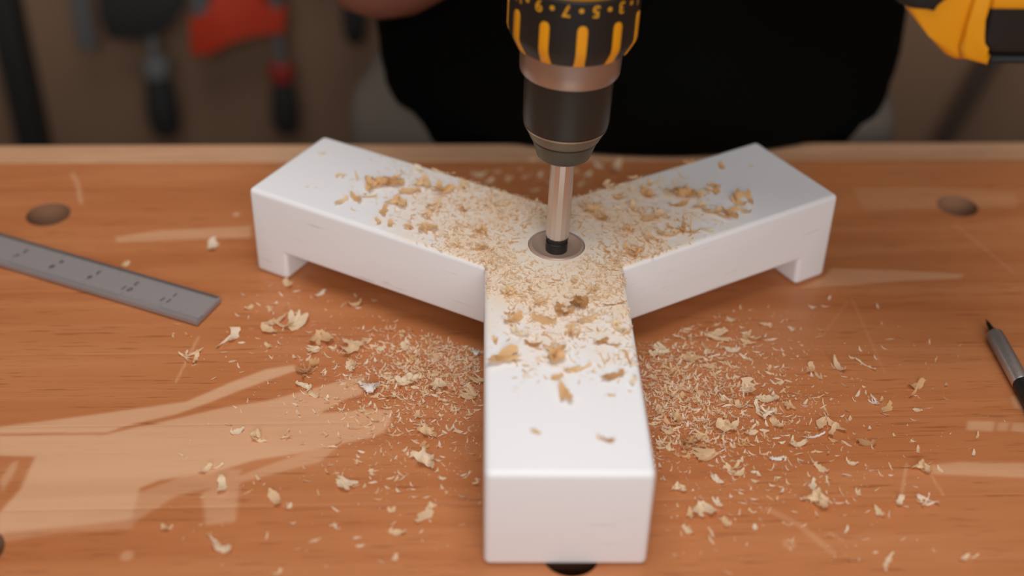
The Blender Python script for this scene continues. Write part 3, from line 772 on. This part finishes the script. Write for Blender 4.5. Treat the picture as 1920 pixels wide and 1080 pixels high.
# shirt with a rounded hem; its front bulges over the rear edge of the bench
zs = [-70, -55, -42, -30, -22, -14, -7, -2, .5, .9, 2, 3, 8, 16, 26, 40, 70, 110, 160, 210, 260, 310, 350, 390, 420, 445, 462, 474]
def shirt_sec(z):
    zz = [-100, .5, 1.0, 40, 110, 210, 310, 390, 430, 462, 474]
    it = lambda vals: float(np.interp(z, zz, vals))
    return (it([90, 90, 90, 90, 88, 84, 80, 78, 76, 74, 74]), it([922, 922, 920, 919, 919, 905, 882, 862, 850, 838, 834]),
            it([199, 199, 199, 198, 198, 198, 202, 205, 165, 82, 70]), it([102, 103, 126, 127, 124, 120, 118, 112, 98, 68, 60]))
bm = bmesh.new(); n = 96; rows = []
for z in zs:
    row = []
    for i in range(n):
        th = 2*math.pi*i/n
        cx_, sx_ = math.cos(th), math.sin(th)
        hem = -62 + 88*abs(cx_)**3.2 if sx_ < 0 else -30 + 56*abs(cx_)**3.2
        ze = max(z, min(hem, 60))
        cx, cy, a, b = shirt_sec(ze)
        fold = 2.2*math.sin(5*th + ze*.05) if ze > 12 else 0
        row.append(bm.verts.new(rel((cx + (a + fold)*cx_, cy + (b + fold*.5)*sx_, ze))))
    rows.append(row)
for A_, B2 in zip(rows, rows[1:]):
    for i in range(n):
        try: bm.faces.new((A_[i], A_[(i+1) % n], B2[(i+1) % n], B2[i]))
        except ValueError: pass
bmesh.ops.remove_doubles(bm, verts=bm.verts, dist=.01)
for s_, pts2 in ((-1, [(10, 866, 424), (-48, 862, 404), (-82, 856, 366), (-100, 852, 310), (-108, 851, 250)]), (1, [(150, 866, 424), (206, 862, 404), (246, 853, 366), (280, 841, 310), (304, 829, 268)])):
    add_tube(bm, [rel(p) for p in pts2], [52, 74, 73, 65, 62], 24)
bm_obj('shirt', bm, M_SHIRT, person, sharp=180)

# ------------------------------------------------------------------ wood shavings
R = random.Random(11)
def ribbon(rng, L, w, curl, twist, jag, n=9, mcols=3, point=1.0):
    rad = L/max(.05, abs(curl)); V, Fc = [], []
    ph = rng.uniform(0, 6.28); e0, e1 = rng.choice((.05, .3, .8)), rng.choice((.05, .3, .9)); cupk = rng.uniform(-.3, .35)
    for i in range(n+1):
        u = i/n; a = curl*(u - .5)
        c = Vector((rad*math.sin(a), .18*L*math.sin(2.2*u + ph)*jag, rad*(1-math.cos(a))))
        tn = Vector((math.cos(a), 0, math.sin(a)))
        sd = Matrix.Rotation(twist*(u-.5), 3, tn) @ Vector((0, 1, 0))
        ew = e0*(1-u) + e1*u
        ww = w*(ew + (1-ew)*max(.06, math.sin(math.pi*(.05 + .90*u)))**.8)
        jl, jr = 1 + jag*rng.uniform(-.75, .45), 1 + jag*rng.uniform(-.75, .45)
        for j in range(mcols+1):
            s = (j/mcols - .5)
            s *= jl if s < 0 else jr
            cup = tn.cross(sd)*(-cupk*w*(1-4*s*s)*rng.uniform(.2, 1))
            V.append(c + sd*(ww*s*2*.5) + cup + Vector((rng.uniform(-1, 1), rng.uniform(-1, 1), 0))*.05*w*jag*2)
    k = mcols+1
    for i in range(n):
        for j in range(mcols): Fc.append((i*k+j, (i+1)*k+j, (i+1)*k+j+1, i*k+j+1))
    return V, Fc
def proto(kind, seed):
    rng = random.Random(seed); V, Fc = [], []
    def addr(v, f, mtx=Matrix.Identity(4)):
        o_ = len(V); V.extend([mtx @ p for p in v]); Fc.extend([tuple(i+o_ for i in q) for q in f])
    if kind == 'flake':
        addr(*ribbon(rng, 1, rng.uniform(.28, .5), rng.uniform(.8, 2.2), rng.uniform(-1.2, 1.2), .7))
        if seed % 2: addr(*ribbon(rng, rng.uniform(.4, .6), rng.uniform(.15, .3), rng.uniform(.6, 2), rng.uniform(-1, 1), .8, 6), Matrix.Translation((rng.uniform(-.4, .4), rng.uniform(-.2, .2), .02)) @ Matrix.Rotation(rng.uniform(0, 6.28), 4, 'Z') @ Matrix.Rotation(rng.uniform(-.4, .4), 4, 'X'))
    elif kind == 'curl': addr(*ribbon(rng, 1.6, rng.uniform(.35, .55), rng.uniform(2.6, 4.4), rng.uniform(-1.2, 1.2), .35, 12))
    elif kind == 'strip': addr(*ribbon(rng, 1, rng.uniform(.10, .18), rng.uniform(.6, 1.8), rng.uniform(-2.5, 2.5), .7, 12, 2))
    elif kind == 'hook':
        addr(*ribbon(rng, .8, .12, 1.2, 1.5, .5, 8, 2)); addr(*ribbon(rng, .8, .34, 2.2, .8, .5), Matrix.Translation((.42, .06, 0)) @ Matrix.Rotation(rng.uniform(-.8, .8), 4, 'Z'))
    elif kind == 'clump':
        for q in range(rng.choice((3, 4, 4))):
            m4 = Matrix.Translation((rng.uniform(-.28, .28), rng.uniform(-.2, .2), rng.uniform(0, .10))) @ Matrix.Rotation(rng.uniform(0, 6.28), 4, 'Z') @ Matrix.Rotation(rng.uniform(-.5, .5), 4, 'X')
            addr(*ribbon(rng, rng.uniform(.55, .95), rng.uniform(.16, .42), rng.uniform(1.0, 3.2), rng.uniform(-1.5, 1.5), .6, 8), m4)
    elif kind == 'tuft':
        for q in range(6):
            m4 = Matrix.Translation((rng.uniform(-.2, .2), rng.uniform(-.15, .15), 0)) @ Matrix.Rotation(rng.uniform(0, 6.28), 4, 'Z') @ Matrix.Rotation(rng.uniform(-.5, .5), 4, 'X')
            addr(*ribbon(rng, rng.uniform(.5, .8), rng.uniform(.06, .14), rng.uniform(1.0, 3.0), rng.uniform(-2, 2), .8, 7, 2), m4)
    elif kind == 'fan':
        for q in range(4):
            m4 = Matrix.Rotation(-.5 + .33*q, 4, 'Z') @ Matrix.Translation((.42, 0, 0)) @ Matrix.Rotation(rng.uniform(-.35, .1), 4, 'Y')
            addr(*ribbon(rng, .85, rng.uniform(.2, .3), rng.uniform(.5, 1.4), rng.uniform(-.6, .6), .5, 8), m4)
    A = np.array([tuple(v) for v in V]); c = (A.min(0) + A.max(0))/2; A[:, :2] -= c[:2]
    A /= max(np.ptp(A[:, 0]), np.ptp(A[:, 1]))
    A[:, 2] -= A[:, 2].min()
    lim = {'clump': .42, 'tuft': .34, 'curl': .45, 'fan': .34, 'flake': .26, 'strip': .18, 'hook': .32}[kind]
    if A[:, 2].max() > lim: A[:, 2] *= lim/A[:, 2].max()
    me = bpy.data.meshes.new('shaving'); me.from_pydata(A.tolist(), [], Fc); me.update()
    me.polygons.foreach_set('use_smooth', [True]*len(me.polygons))
    return me
PROTO = {k: [proto(k, 100*i + s) for s in range(7)] for i, k in enumerate(('flake', 'curl', 'strip', 'hook', 'clump', 'tuft', 'fan'))}
MATS = {'p': M_SHAVE, 't': M_SHAVE_TAN, 'b': M_SHAVE_BROWN, 'w': M_SHAVE_WHITE}
MCOPY = {}
def proto_mesh(kind, mk, i):
    key = (kind, mk, i)
    if key not in MCOPY:
        me = PROTO[kind][i].copy(); me.materials.clear(); me.materials.append(MATS[mk]); MCOPY[key] = me
    return MCOPY[key]
KIND_WORD = {'flake': 'flat pale flake', 'curl': 'rolled pale shaving', 'strip': 'thin pale splinter', 'hook': 'hooked pale shaving', 'clump': 'crumpled pale shaving', 'tuft': 'tufted pale shaving', 'fan': 'forked pale shaving'}
def small_label(px, py, size, kind, mk, g):
    w = KIND_WORD[kind]
    if mk == 't': w = w.replace('pale', 'tan')
    if mk == 'b': w = w.replace('pale', 'brown')
    w = ('tiny ' if size < 17 else '') + w
    if g == G_B: return w + (' on the bench behind the left arm' if px < 1045 else ' on the bench behind the right arm')
    if g == G_TL: return w + ' on the left arm, ' + ('its outer half' if px < 760 else 'between outer half and the bit' if py < 400 else 'near its front edge')
    if g == G_TR: return w + ' on the right arm, ' + ('its outer half' if px > 1290 else 'beside the drill bit' if px < 1180 else 'midway out from the bit')
    if g == G_TF: return w + ' on the front arm, ' + ('close in front of the bit' if py < 610 else 'toward its bare end' if py > 690 else 'at mid length')
    if g == G_L:
        return w + (' on bare wood below the steel rule' if px < 500 and py < 690 else ' on the large worn patch' if px < 720 and 690 <= py < 900 else ' near the front of the bench, left side' if py >= 900
                    else ' in the dense scatter touching the front arm' if px > 800 and py < 780 else ' left of the front arm below the dense scatter' if py >= 780 else ' in the loose scatter under the left arm')
    return w + (' right of the front face of the base' if py >= 860 and px < 1420 else ' in the lower right of the bench' if py >= 860 else ' in the dense scatter touching the right side of front arm' if px < 1310
                else ' at the sparse right edge of the scatter' if px > 1480 else ' in the middle of the right scatter')
count = 0
def shaving(px, py, size, kind, mk, z, label, group, rot=None):
    global count
    p = at(px, py, z); dist = (p - Vector((0, 0, CAM_H))).dot(_fw)
    mm = size*dist/F_PX
    o = bpy.data.objects.new('wood_shaving', proto_mesh(kind, mk, R.randrange(7))); COL.objects.link(o)
    k = mm*1.08
    o.scale = (k*S, k*S*R.uniform(.85, 1.15), k*S*R.uniform(.8, 1.1))
    o.rotation_euler = (0, 0, rot if rot is not None else R.uniform(0, 6.28))
    o.location = (p.x*S, p.y*S, (p.z + .05 + Z0)*S)
    tag(o, label or small_label(px, py, size, kind, mk, group), 'shaving', group)
    count += 1
G_L, G_R = 'loose shavings on the bench left of the base', 'loose shavings on the bench right of the base'
G_TL, G_TR, G_TF, G_B = 'shavings on the left arm', 'shavings on the right arm', 'shavings on the front arm', 'blurred shavings behind the drill'
left = [
 (400,463,36,'flake','p','pale pointed shaving lying alone between steel rule and left arm'),
 (519,612,58,'clump','p','large folded shaving right of the end of the steel rule'),
 (553,607,50,'fan','p','upright fan of splinters touching the large folded shaving'),
 (601,637,46,'fan','t','spread tan shaving with a thin white thread at its foot'),
 (655,655,46,'clump','p','crumpled cream shaving below the underside of the left arm'),
 (428,638,62,'hook','p','long hooked shaving just below the end of the steel rule'),
 (359,672,44,'tuft','p','bunched curl of fibres alone left of the hooked shaving'),
 (508,585,32,'hook','p','frilly shaving in front of the foot of the left arm'),
 (467,578,16,'curl','p',None), (600,553,26,'flake','p','flat pale chip in front of the left arm opening'),
 (541,534,26,'flake','t','tan sliver touching the foot of the left arm'),
 (665,573,26,'curl','p',None), (668,556,12,'flake','p',None),
 (574,700,46,'tuft','b','brown dusty clump at the tip of the upper pale worn streak'),
 (570,727,34,'flake','p','torn pale shaving just below the brown dusty clump'), (590,742,22,'curl','p','small round shaving on the worn patch below the brown clump'),
 (692,731,38,'clump','w','whitish crumpled shaving at the right end of the worn patch'),
 (762,716,48,'clump','p','largest ragged shaving amid the scatter left of the front arm'),
 (726,708,22,'flake','p',None), (812,704,26,'flake','p',None), (820,724,34,'fan','p',None), (880,740,32,'fan','p',None), (890,716,34,'flake','p',None), (893,664,22,'clump','w','white crumb of paint at the left edge of the front arm'),
 (396,880,46,'hook','p','curved strip on the lower left, topmost of a touching pair'), (416,914,36,'curl','p','rolled shaving at the lower end of the curved strip'),
 (515,937,42,'flake','p','flat curled flake on plain wood at the lower left'), (542,951,16,'flake','p',None), (462,925,26,'strip','t',None),
 (648,908,40,'fan','p','standing shaving with forked tip left of the front arm foot'), (668,912,16,'flake','p',None), (683,912,14,'flake','p',None),
 (408,1022,64,'hook','p','longest knotted shaving near the lower left corner of the bench'),
 (590,1014,24,'flake','p',None), (797,965,56,'flake','p','large triangular shaving left of the front face of the base'), (745,1000,30,'flake','p','flake below and left of the large triangular shaving'), (625,985,16,'flake','p',None), (313,990,22,'clump','p',None),
 (796,864,56,'clump','p','frayed shaving left of the front arm, beyond the large triangular one'), (801,811,42,'clump','p','torn shaving with crossing splinters left of the front arm'), (676,802,44,'strip','t','thin twisted shaving on the lower lobe of the worn patch'),
 (487,822,34,'clump','p','ragged shaving in the middle of the large worn patch'), (446,810,26,'flake','p',None), (540,817,26,'tuft','p',None), (672,868,18,'tuft','p',None), (698,888,18,'flake','p',None), (828,897,16,'flake','p',None), (893,905,16,'flake','p',None), (838,925,10,'flake','p',None),
 (610,815,14,'flake','p',None), (862,985,18,'strip','p',None), (520,1075,20,'flake','p',None), (740,1048,20,'flake','p',None), (640,769,18,'tuft','p',None), (742,816,30,'strip','t',None), (690,640,20,'fan','p',None), (733,618,26,'tuft','p',None), (754,628,18,'clump','p',None), (713,655,20,'flake','p',None), (660,690,26,'clump','p',None), (614,668,22,'strip','p',None), (607,701,20,'tuft','p',None), (588,657,24,'fan','p',None), (503,650,18,'curl','p',None), (560,590,16,'flake','p',None), (740,742,24,'tuft','p',None), (800,737,22,'tuft','p',None), (852,770,22,'tuft','p',None), (783,780,20,'flake','p',None), (868,700,30,'strip','p',None), (830,655,24,'strip','p',None), (760,652,26,'flake','p',None), (700,565,14,'flake','p',None), (235,497,18,'flake','p',None), (232,494,12,'flake','t',None),
]
right = [
 (1345,632,44,'fan','p','cluster of upright splinters at the top of the right scatter'), (1406,636,42,'clump','t','shaving with a hollow curl beside the upright splinters'), (1371,658,32,'flake','p','flat blunt chip below the upright splinters'),
 (1295,672,34,'fan','p',None), (1328,690,26,'flake','p','pale flat chip in the upper right scatter'), (1440,696,28,'hook','p',None), (1400,672,36,'strip','p',None), (1525,700,44,'hook','p','twisted strip pointing down at the middle right of the bench'), (1572,690,36,'curl','p','looped shaving alone beyond the twisted strip'), (1622,686,42,'strip','p','thin bent splinter right of the looped shaving'),
 (1403,729,40,'flake','p','smooth pale shaving, upper of two in a line'), (1438,750,42,'flake','p','smooth pale shaving, lower of two in a line'), (1530,745,32,'strip','t',None), (1546,765,40,'strip','t','tan bent strip above the white painted sliver'),
 (1712,732,56,'hook','t','big looping shaving standing alone at the far right'), (1638,755,22,'tuft','w','white crumpled fleck left of the big looping shaving'), (1663,766,38,'flake','t','tan shaving joined to the white crumpled fleck'),
 (1557,805,54,'clump','p','large curled shaving at the right end of the white sliver'), (1524,819,48,'strip','w','white painted sliver curving under the large curled shaving'),
 (1364,804,46,'clump','p','shaving with a round dark hollow in the right scatter'), (1410,808,36,'hook','p',None), (1455,796,28,'curl','p',None), (1432,772,44,'tuft','p',None), (1494,835,34,'curl','p','nest-like curl below the white painted sliver'),
 (1455,862,28,'flake','w','white painted chip alone below the right scatter'), (1350,848,20,'strip','w','tiny white paint sliver beside the front arm scatter'), (1322,852,44,'fan','p','fan-shaped chip just above the standing triangle'), (1378,881,38,'clump','p','standing triangular shaving right of the front arm'), (1345,900,28,'flake','p','leaf-like flake below the standing triangular shaving'),
 (1622,832,34,'flake','b','brown narrow shaving right of the large curled one'), (1540,879,28,'flake','p',None), (1726,882,32,'clump','p','pale shaving beside the worn streak at the right edge'), (1672,879,26,'strip','p',None), (1599,870,20,'flake','p',None),
 (1525,912,38,'flake','p','upright shaving above the star-shaped one'), (1527,945,48,'clump','p','star-shaped shaving in the lower right of the bench'), (1686,943,24,'curl','p','round knob-like shaving at the lower right'), (1738,945,36,'tuft','p','crumpled shaving farthest right in the lower corner'), (1645,962,28,'flake','p',None), (1610,925,18,'flake','p',None), (1447,937,24,'strip','p',None),
 (1271,920,28,'clump','p','pale shaving close beside the right side of the front face'), (1346,943,28,'flake','p',None), (1317,958,40,'fan','p',None), (1292,965,28,'flake','p',None), (1290,995,24,'flake','p',None), (1360,981,26,'flake','p',None), (1334,1000,26,'strip','p',None), (1816,1047,42,'hook','p','knotted shaving in the lower right corner of the bench'), (1664,1056,52,'strip','p','long straight splinter at the bottom right of the bench'),
 (1522,576,14,'flake','p',None), (1435,611,24,'flake','p',None), (1484,618,16,'flake','p',None), (1798,648,10,'strip','p',None), (1755,675,20,'strip','p',None), (1774,748,14,'strip','p',None), (1875,677,10,'flake','p',None), (1262,790,30,'clump','p',None), (1258,808,36,'hook','p',None), (1268,786,26,'flake','p',None), (1235,770,26,'flake','p',None), (1240,835,34,'tuft','p',None), (1300,838,44,'tuft','b',None), (1285,855,26,'clump','t',None), (1353,775,18,'flake','p',None), (1384,762,20,'curl','p',None), (1342,705,24,'hook','p',None), (1455,718,28,'hook','p',None), (1307,738,22,'clump','p',None), (1480,762,28,'fan','p',None), (1433,818,22,'strip','t',None), (1395,832,26,'tuft','t',None), (1360,750,26,'tuft','p',None), (1240,660,34,'fan','p',None), (1262,700,40,'tuft','t',None), (1228,665,28,'clump','p',None), (1258,735,30,'tuft','p',None), (1312,818,26,'fan','t',None), (1520,690,16,'strip','p',None), (1415,990,16,'flake','p',None), (1480,985,14,'strip','p',None), (1410,960,16,'flake','p',None), (1720,770,18,'flake','p',None), (1712,828,10,'flake','p',None), (1620,1012,20,'strip','p',None), (1370,600,16,'flake','p',None),
]
H = BH
tl = [(604,288,14,'flake','t','small lone crumb nearest the outer end of the left arm'), (640,331,22,'clump','t','orange-tan curled chip alone on the left arm'), (592,352,9,'flake','p',None), (576,351,8,'flake','p',None), (668,333,30,'strip','t','thin s-shaped shaving on the left arm'), (706,353,46,'clump','t','largest orange-tan shaving on the left arm'), (682,375,48,'hook','t','low reddish shaving beside the largest one on the left arm'), (640,379,32,'flake','p','greyish flat flake on the left arm nearest its front edge'), (720,397,40,'flake','t','smooth boat-shaped tan shaving on the left arm'), (737,343,44,'fan','t',None), (742,385,40,'clump','t',None), (768,360,40,'flake','t',None), (790,350,34,'clump','t',None), (830,358,42,'clump','t',None), (870,395,16,'curl','b',None), (708,417,20,'flake','t',None), (733,421,22,'flake','t',None), (766,427,20,'fan','p',None), (832,325,44,'strip','t',None), (785,318,26,'flake','p',None), (902,438,34,'tuft','t','reddish tuft of shavings near the inner end of left arm'), (898,466,34,'tuft','t','dark-flecked tuft by the front inner edge of left arm'), (800,430,34,'fan','t',None), (838,440,40,'tuft','p',None), (850,460,34,'tuft','p',None), (695,300,14,'strip','p',None), (714,294,10,'flake','p',None), (728,318,16,'strip','p',None), (798,337,26,'flake','p',None), (812,390,40,'tuft','p',None), (860,350,36,'tuft','p',None), (800,405,30,'tuft','p',None), (885,360,36,'strip','p',None), (940,385,30,'flake','p',None)]
trr = [(1290,304,22,'flake','t','upright chip on the rear edge of the right arm'), (1353,314,20,'curl','t','orange-brown curl alone on the far part of right arm'), (1407,312,9,'flake','p',None), (1277,331,24,'strip','t',None), (1392,378,42,'clump','t','tall cup-shaped shaving farthest out on the right arm'), (1366,404,42,'clump','t','rolled tan shaving in front of the tall cup-shaped one'), (1336,357,40,'clump','t','upright shaving with a dark tip on the right arm'), (1270,366,42,'clump','t',None), (1300,368,38,'clump','t',None), (1225,344,34,'hook','t',None), (1213,367,34,'clump','t',None), (1272,385,40,'flake','t',None), (1280,432,56,'tuft','t','golden heap of fine shavings at the front edge of right arm'), (1180,434,28,'tuft','t',None), (1188,472,44,'tuft','t','golden heap near the inner front corner of right arm'), (1105,394,40,'clump','t',None), (1128,410,36,'tuft','t',None), (1190,394,30,'curl','t',None), (1326,434,24,'flake','p','greyish flat flake beside the golden heap on right arm'), (1140,347,20,'fan','p',None), (1184,334,20,'flake','p',None), (1165,369,26,'clump','t',None), (1240,408,40,'tuft','p',None), (1250,440,36,'flake','p',None), (1220,450,36,'tuft','p',None), (1335,398,36,'flake','t',None), (1310,390,30,'flake','p',None), (1215,410,30,'fan','t',None), (1160,395,26,'tuft','p',None), (1395,397,26,'flake','p',None)]
tf = [(945,677,66,'flake','t','broad flat flake overhanging the left edge of front arm'), (1034,668,54,'clump','t','light brown shaving in the middle of the front arm'), (998,647,30,'flake','b','brown rectangular chip on the front arm'), (1083,692,56,'hook','t','ragged tan shaving beside the middle one on the front arm'), (1056,742,54,'flake','t','long curved flake lowest in the middle of front arm'), (1148,708,46,'flake','b','brown curled chip near the right edge of front arm'), (1138,645,50,'hook','b','dark orange shaving near the right edge of front arm'), (1178,676,40,'strip','t',None), (1187,717,24,'curl','p',None), (1146,742,16,'flake','p',None), (1085,573,36,'clump','b',None), (1058,583,36,'clump','b',None), (1152,572,44,'strip','b',None), (1005,810,22,'flake','t','lone soft crumb left of centre near the front end'), (1140,826,24,'flake','b','lone brown crumb right of centre near the front end'), (1122,821,14,'flake','p',None), (1020,600,44,'flake','t',None), (962,600,40,'flake','t',None), (1160,615,34,'flake','p',None), (1044,708,26,'flake','t',None), (930,640,22,'flake','p',None), (1075,625,40,'tuft','p',None), (1010,570,40,'tuft','p',None), (960,555,40,'tuft','t',None), (1110,545,40,'tuft','t',None), (1100,600,36,'flake','t',None), (1130,676,30,'strip','p',None), (1175,625,26,'strip','t',None), (975,625,36,'flake','p',None)]
bk = [(930,325,18), (955,340,22), (985,333,14), (1003,357,22), (900,330,30), (1012,330,14), (1088,347,22), (1100,330,24), (1060,318,20), (1125,312,22), (975,318,14), (1035,345,16), (1155,318,40), (1000,300,16), (1080,322,16), (915,345,30)]
for L, z, g in ((left, 0, G_L), (right, 0, G_R), (tl, H, G_TL), (trr, H, G_TR), (tf, H, G_TF)):
    for it in L:
        shaving(it[0], it[1], it[2], it[3], it[4], z, it[5], g)
for x, y, s in bk: shaving(x, y, s, R.choice(('flake', 'curl')), 'p', 0, None, G_B)

# footprint of the base, for scattering around it and on it
def base_local(X, Y):
    dx, dy = X - BX, Y - BY
    c, s = math.cos(-PHI), math.sin(-PHI)
    return dx*c - dy*s, dx*s + dy*c
def arm_st(X, Y):
    x, y = base_local(X, Y); out = []
    for deg, L in ARMS:
        a = math.radians(deg); out.append((x*math.cos(a) + y*math.sin(a), -x*math.sin(a) + y*math.cos(a), d0 + L))
    return out
def in_base(X, Y, m=0.0):
    r = np.zeros(np.shape(X), bool)
    for s, t, L in arm_st(X, Y): r |= (s > -5) & (s < L + m) & (np.abs(t) < BW/2 + m)
    return r
rng = np.random.default_rng(5)
def unproj_np(px, py, z):
    d = np.array(_fw)[None] + np.array(_rt)[None]*((px-960)/F_PX)[:, None] + np.array(_up)[None]*((540-py)/F_PX)[:, None]
    s = (z - CAM_H)/d[:, 2]
    return d[:, 0]*s, d[:, 1]*s
def cloud(n, cx, cy, sx, sy, z=0.0):
    return unproj_np(rng.normal(cx, sx, n), rng.normal(cy, sy, n), z)
def bench_scatter(side, n):
    if side == 'left':
        parts = [cloud(int(n*.38), 850, 680, 62, 36), cloud(int(n*.30), 780, 700, 90, 55), cloud(int(n*.20), 800, 790, 110, 90), cloud(int(n*.12), 660, 680, 130, 110)]
    elif side == 'right':
        parts = [cloud(int(n*.40), 1265, 725, 55, 65), cloud(int(n*.28), 1330, 720, 90, 60), cloud(int(n*.2), 1370, 790, 110, 90), cloud(int(n*.12), 1480, 800, 160, 120)]
    else:
        parts = [cloud(n, 1050, 335, 60, 14)]
    X = np.concatenate([p[0] for p in parts]); Y = np.concatenate([p[1] for p in parts])
    xb = X - BX
    ok = ~in_base(X, Y, 1.5) & (Y < 800)
    if side == 'left': ok &= (xb < 0) & (Y < 640)
    if side == 'right': ok &= (xb > 0) & (Y < 640)
    return X[ok], Y[ok]
def top_scatter(n, arm=None):
    """shavings carpet on the top faces: thick around the bit, thinning along each arm"""
    out = []
    for k, (deg, L) in enumerate(ARMS):
        if arm is not None and arm != k: continue
        s = np.abs(rng.normal(0, (80, 74, 82)[k], n)) + rng.uniform(0, 15, n)
        t = rng.uniform(-BW/2 + .8, BW/2 - .8, n) 
        lim = (122, 128, 116)[k] + rng.normal(0, 8, n)
        ok = (s < lim)
        # clumpy, with bare patches that grow towards the ends
        nse = .5 + .25*np.sin(s*.21 + k) * np.cos(t*.23 + 2*k) + .25*np.sin(s*.09 + t*.17 + k*1.7)
        ok &= rng.uniform(0, 1, n) < np.clip(1.25 - s/135 + .9*(nse-.5), 0, 1)
        if k == 2: ok &= ~((s > 60) & (t < -BW/2 + 14 + (s-60)*.18)) | (rng.uniform(0, 1, n) < .12)
        if k == 1: ok &= ~((s > 60) & (t > BW/2 - 12 - (s-60)*.20)) | (rng.uniform(0, 1, n) < .12)
        if k == 0: ok &= ~((s > 48) & (t < -BW/2 + 12)) | (rng.uniform(0, 1, n) < .08)
        a = math.radians(deg) + PHI
        X = BX + s*math.cos(a) - t*math.sin(a); Y = BY + s*math.sin(a) + t*math.cos(a)
        r = np.hypot(X - BX - 2, Y - BY)
        ok &= (r > 17.5) & (rng.uniform(0, 1, n) < np.clip((r-14)/26, .02, 1))
        out.append((X[ok], Y[ok]))
    return np.concatenate([o[0] for o in out]), np.concatenate([o[1] for o in out])
# extra single shavings fill each region up to the largest 300
def px_of(X, Y, z):
    v = Vector((X, Y, z - CAM_H)); d = v.dot(_fw)
    return 960 + F_PX*v.dot(_rt)/d, 540 - F_PX*v.dot(_up)/d
def fill(n, XY, z, g, kinds, mk, smin, smax):
    X, Y = XY
    for i in range(min(n, len(X))):
        u, v = px_of(X[i], Y[i], z)
        if not (5 < u < 1915 and 5 < v < 1075): continue
        shaving(u, v, R.uniform(smin, smax), R.choice(kinds), R.choice(mk), z, None, g)
free = max(0, 298 - count)
def shuf(XY):
    i = rng.permutation(len(XY[0])); return XY[0][i], XY[1][i]
fill(int(free*.36), shuf(bench_scatter('left', 200)), 0, G_L, ('flake', 'strip', 'tuft', 'fan'), 'ppt', 14, 24)
fill(int(free*.36), shuf(bench_scatter('right', 200)), 0, G_R, ('flake', 'strip', 'tuft', 'fan'), 'ppt', 14, 26)
fill(int(free*.09), shuf(top_scatter(150, 0)), H, G_TF, ('flake', 'tuft'), 'pt', 16, 30)
fill(int(free*.09), shuf(top_scatter(150, 1)), H, G_TL, ('flake', 'tuft'), 'pt', 16, 28)
fill(int(free*.09), shuf(top_scatter(150, 2)), H, G_TR, ('flake', 'tuft'), 'pt', 16, 28)

# the fine rest nobody could count
def crumbs(name, label, XY, z, lmin, lmax, lift=0.0, power=2.2, hmax=1.7):
    X, Y = XY; n = len(X)
    L = lmin + (lmax-lmin)*rng.uniform(0, 1, n)**power
    W = L*rng.uniform(.06, .36, n); W = np.maximum(W, .26)
    yaw = rng.uniform(0, 2*np.pi, n); curl = rng.uniform(.3, 2.6, n); tilt = rng.uniform(-.35, .35, n); roll = rng.uniform(-.6, .6, n)
    V = np.zeros((n, 8, 3))
    for i in range(4):
        a = curl*(i/3 - .5); r = L/curl
        cx, cz = r*np.sin(a), r*(1-np.cos(a))
        wf = (.35, 1, .9, .25)[i]
        for j, sgn in enumerate((-.5, .5)):
            y = sgn*W*wf*rng.uniform(.7, 1.3, n) + .12*L*np.sin(i + yaw*3)
            x, zz = cx, cz + y*np.sin(roll); y = y*np.cos(roll)
            zz = zz*np.cos(tilt) + x*np.sin(tilt); x = x*np.cos(tilt)
            V[:, i*2+j, 0] = X + x*np.cos(yaw) - y*np.sin(yaw)
            V[:, i*2+j, 1] = Y + x*np.sin(yaw) + y*np.cos(yaw)
            V[:, i*2+j, 2] = zz
    V[:, :, 2] -= V[:, :, 2].min(1)[:, None]
    V[:, :, 2] *= np.minimum(1, hmax/np.maximum(V[:, :, 2].max(1), .01))[:, None]
    V[:, :, 2] += z + .05 + lift*rng.uniform(0, 1, n)[:, None]
    f = np.array([(0, 2, 3, 1), (2, 4, 5, 3), (4, 6, 7, 5)])
    Fc = (np.arange(n)[:, None, None]*8 + f[None]).reshape(-1, 4)
    me = bpy.data.meshes.new(name)
    c = np.array([X.mean(), Y.mean(), z])
    me.from_pydata(((V.reshape(-1, 3) - c)*S).tolist(), [], Fc.tolist())
    at_ = me.attributes.new('tone', 'FLOAT', 'POINT'); at_.data.foreach_set('value', np.repeat(rng.uniform(0, 1, n), 8).astype(np.float32))
    me.update()
    o = link_mesh(name, me, M_DUST, loc=tuple(c), sharp=None)
    tag(o, label, 'sawdust', kind='stuff')
def sparse(n, cx0, cx1, cy0, cy1):
    X, Y = unproj_np(rng.uniform(cx0, cx1, n), rng.uniform(cy0, cy1, n), 0.0)
    ok = ~in_base(X, Y, 1.5) & (Y < 640); return X[ok], Y[ok]
def cat(*a): return np.concatenate([x[0] for x in a]), np.concatenate([x[1] for x in a])
crumbs('sawdust', 'fine sawdust and splinters strewn on the bench left of the front arm', cat(bench_scatter('left', 4200), sparse(110, 300, 900, 560, 1070)), 0, .7, 5.5)
crumbs('sawdust', 'fine sawdust and splinters strewn on the bench right of the front arm', cat(bench_scatter('right', 4200), sparse(110, 1230, 1750, 560, 1070)), 0, .7, 6.0)
crumbs('sawdust', 'carpet of fine tan sawdust on top of the white base around the bit', top_scatter(5200), H, .6, 5.0, .3, 2.2, .6)
crumbs('sawdust', 'blurred sawdust on the bench between the two rear arms', bench_scatter('back', 160), 0, .8, 4.0)
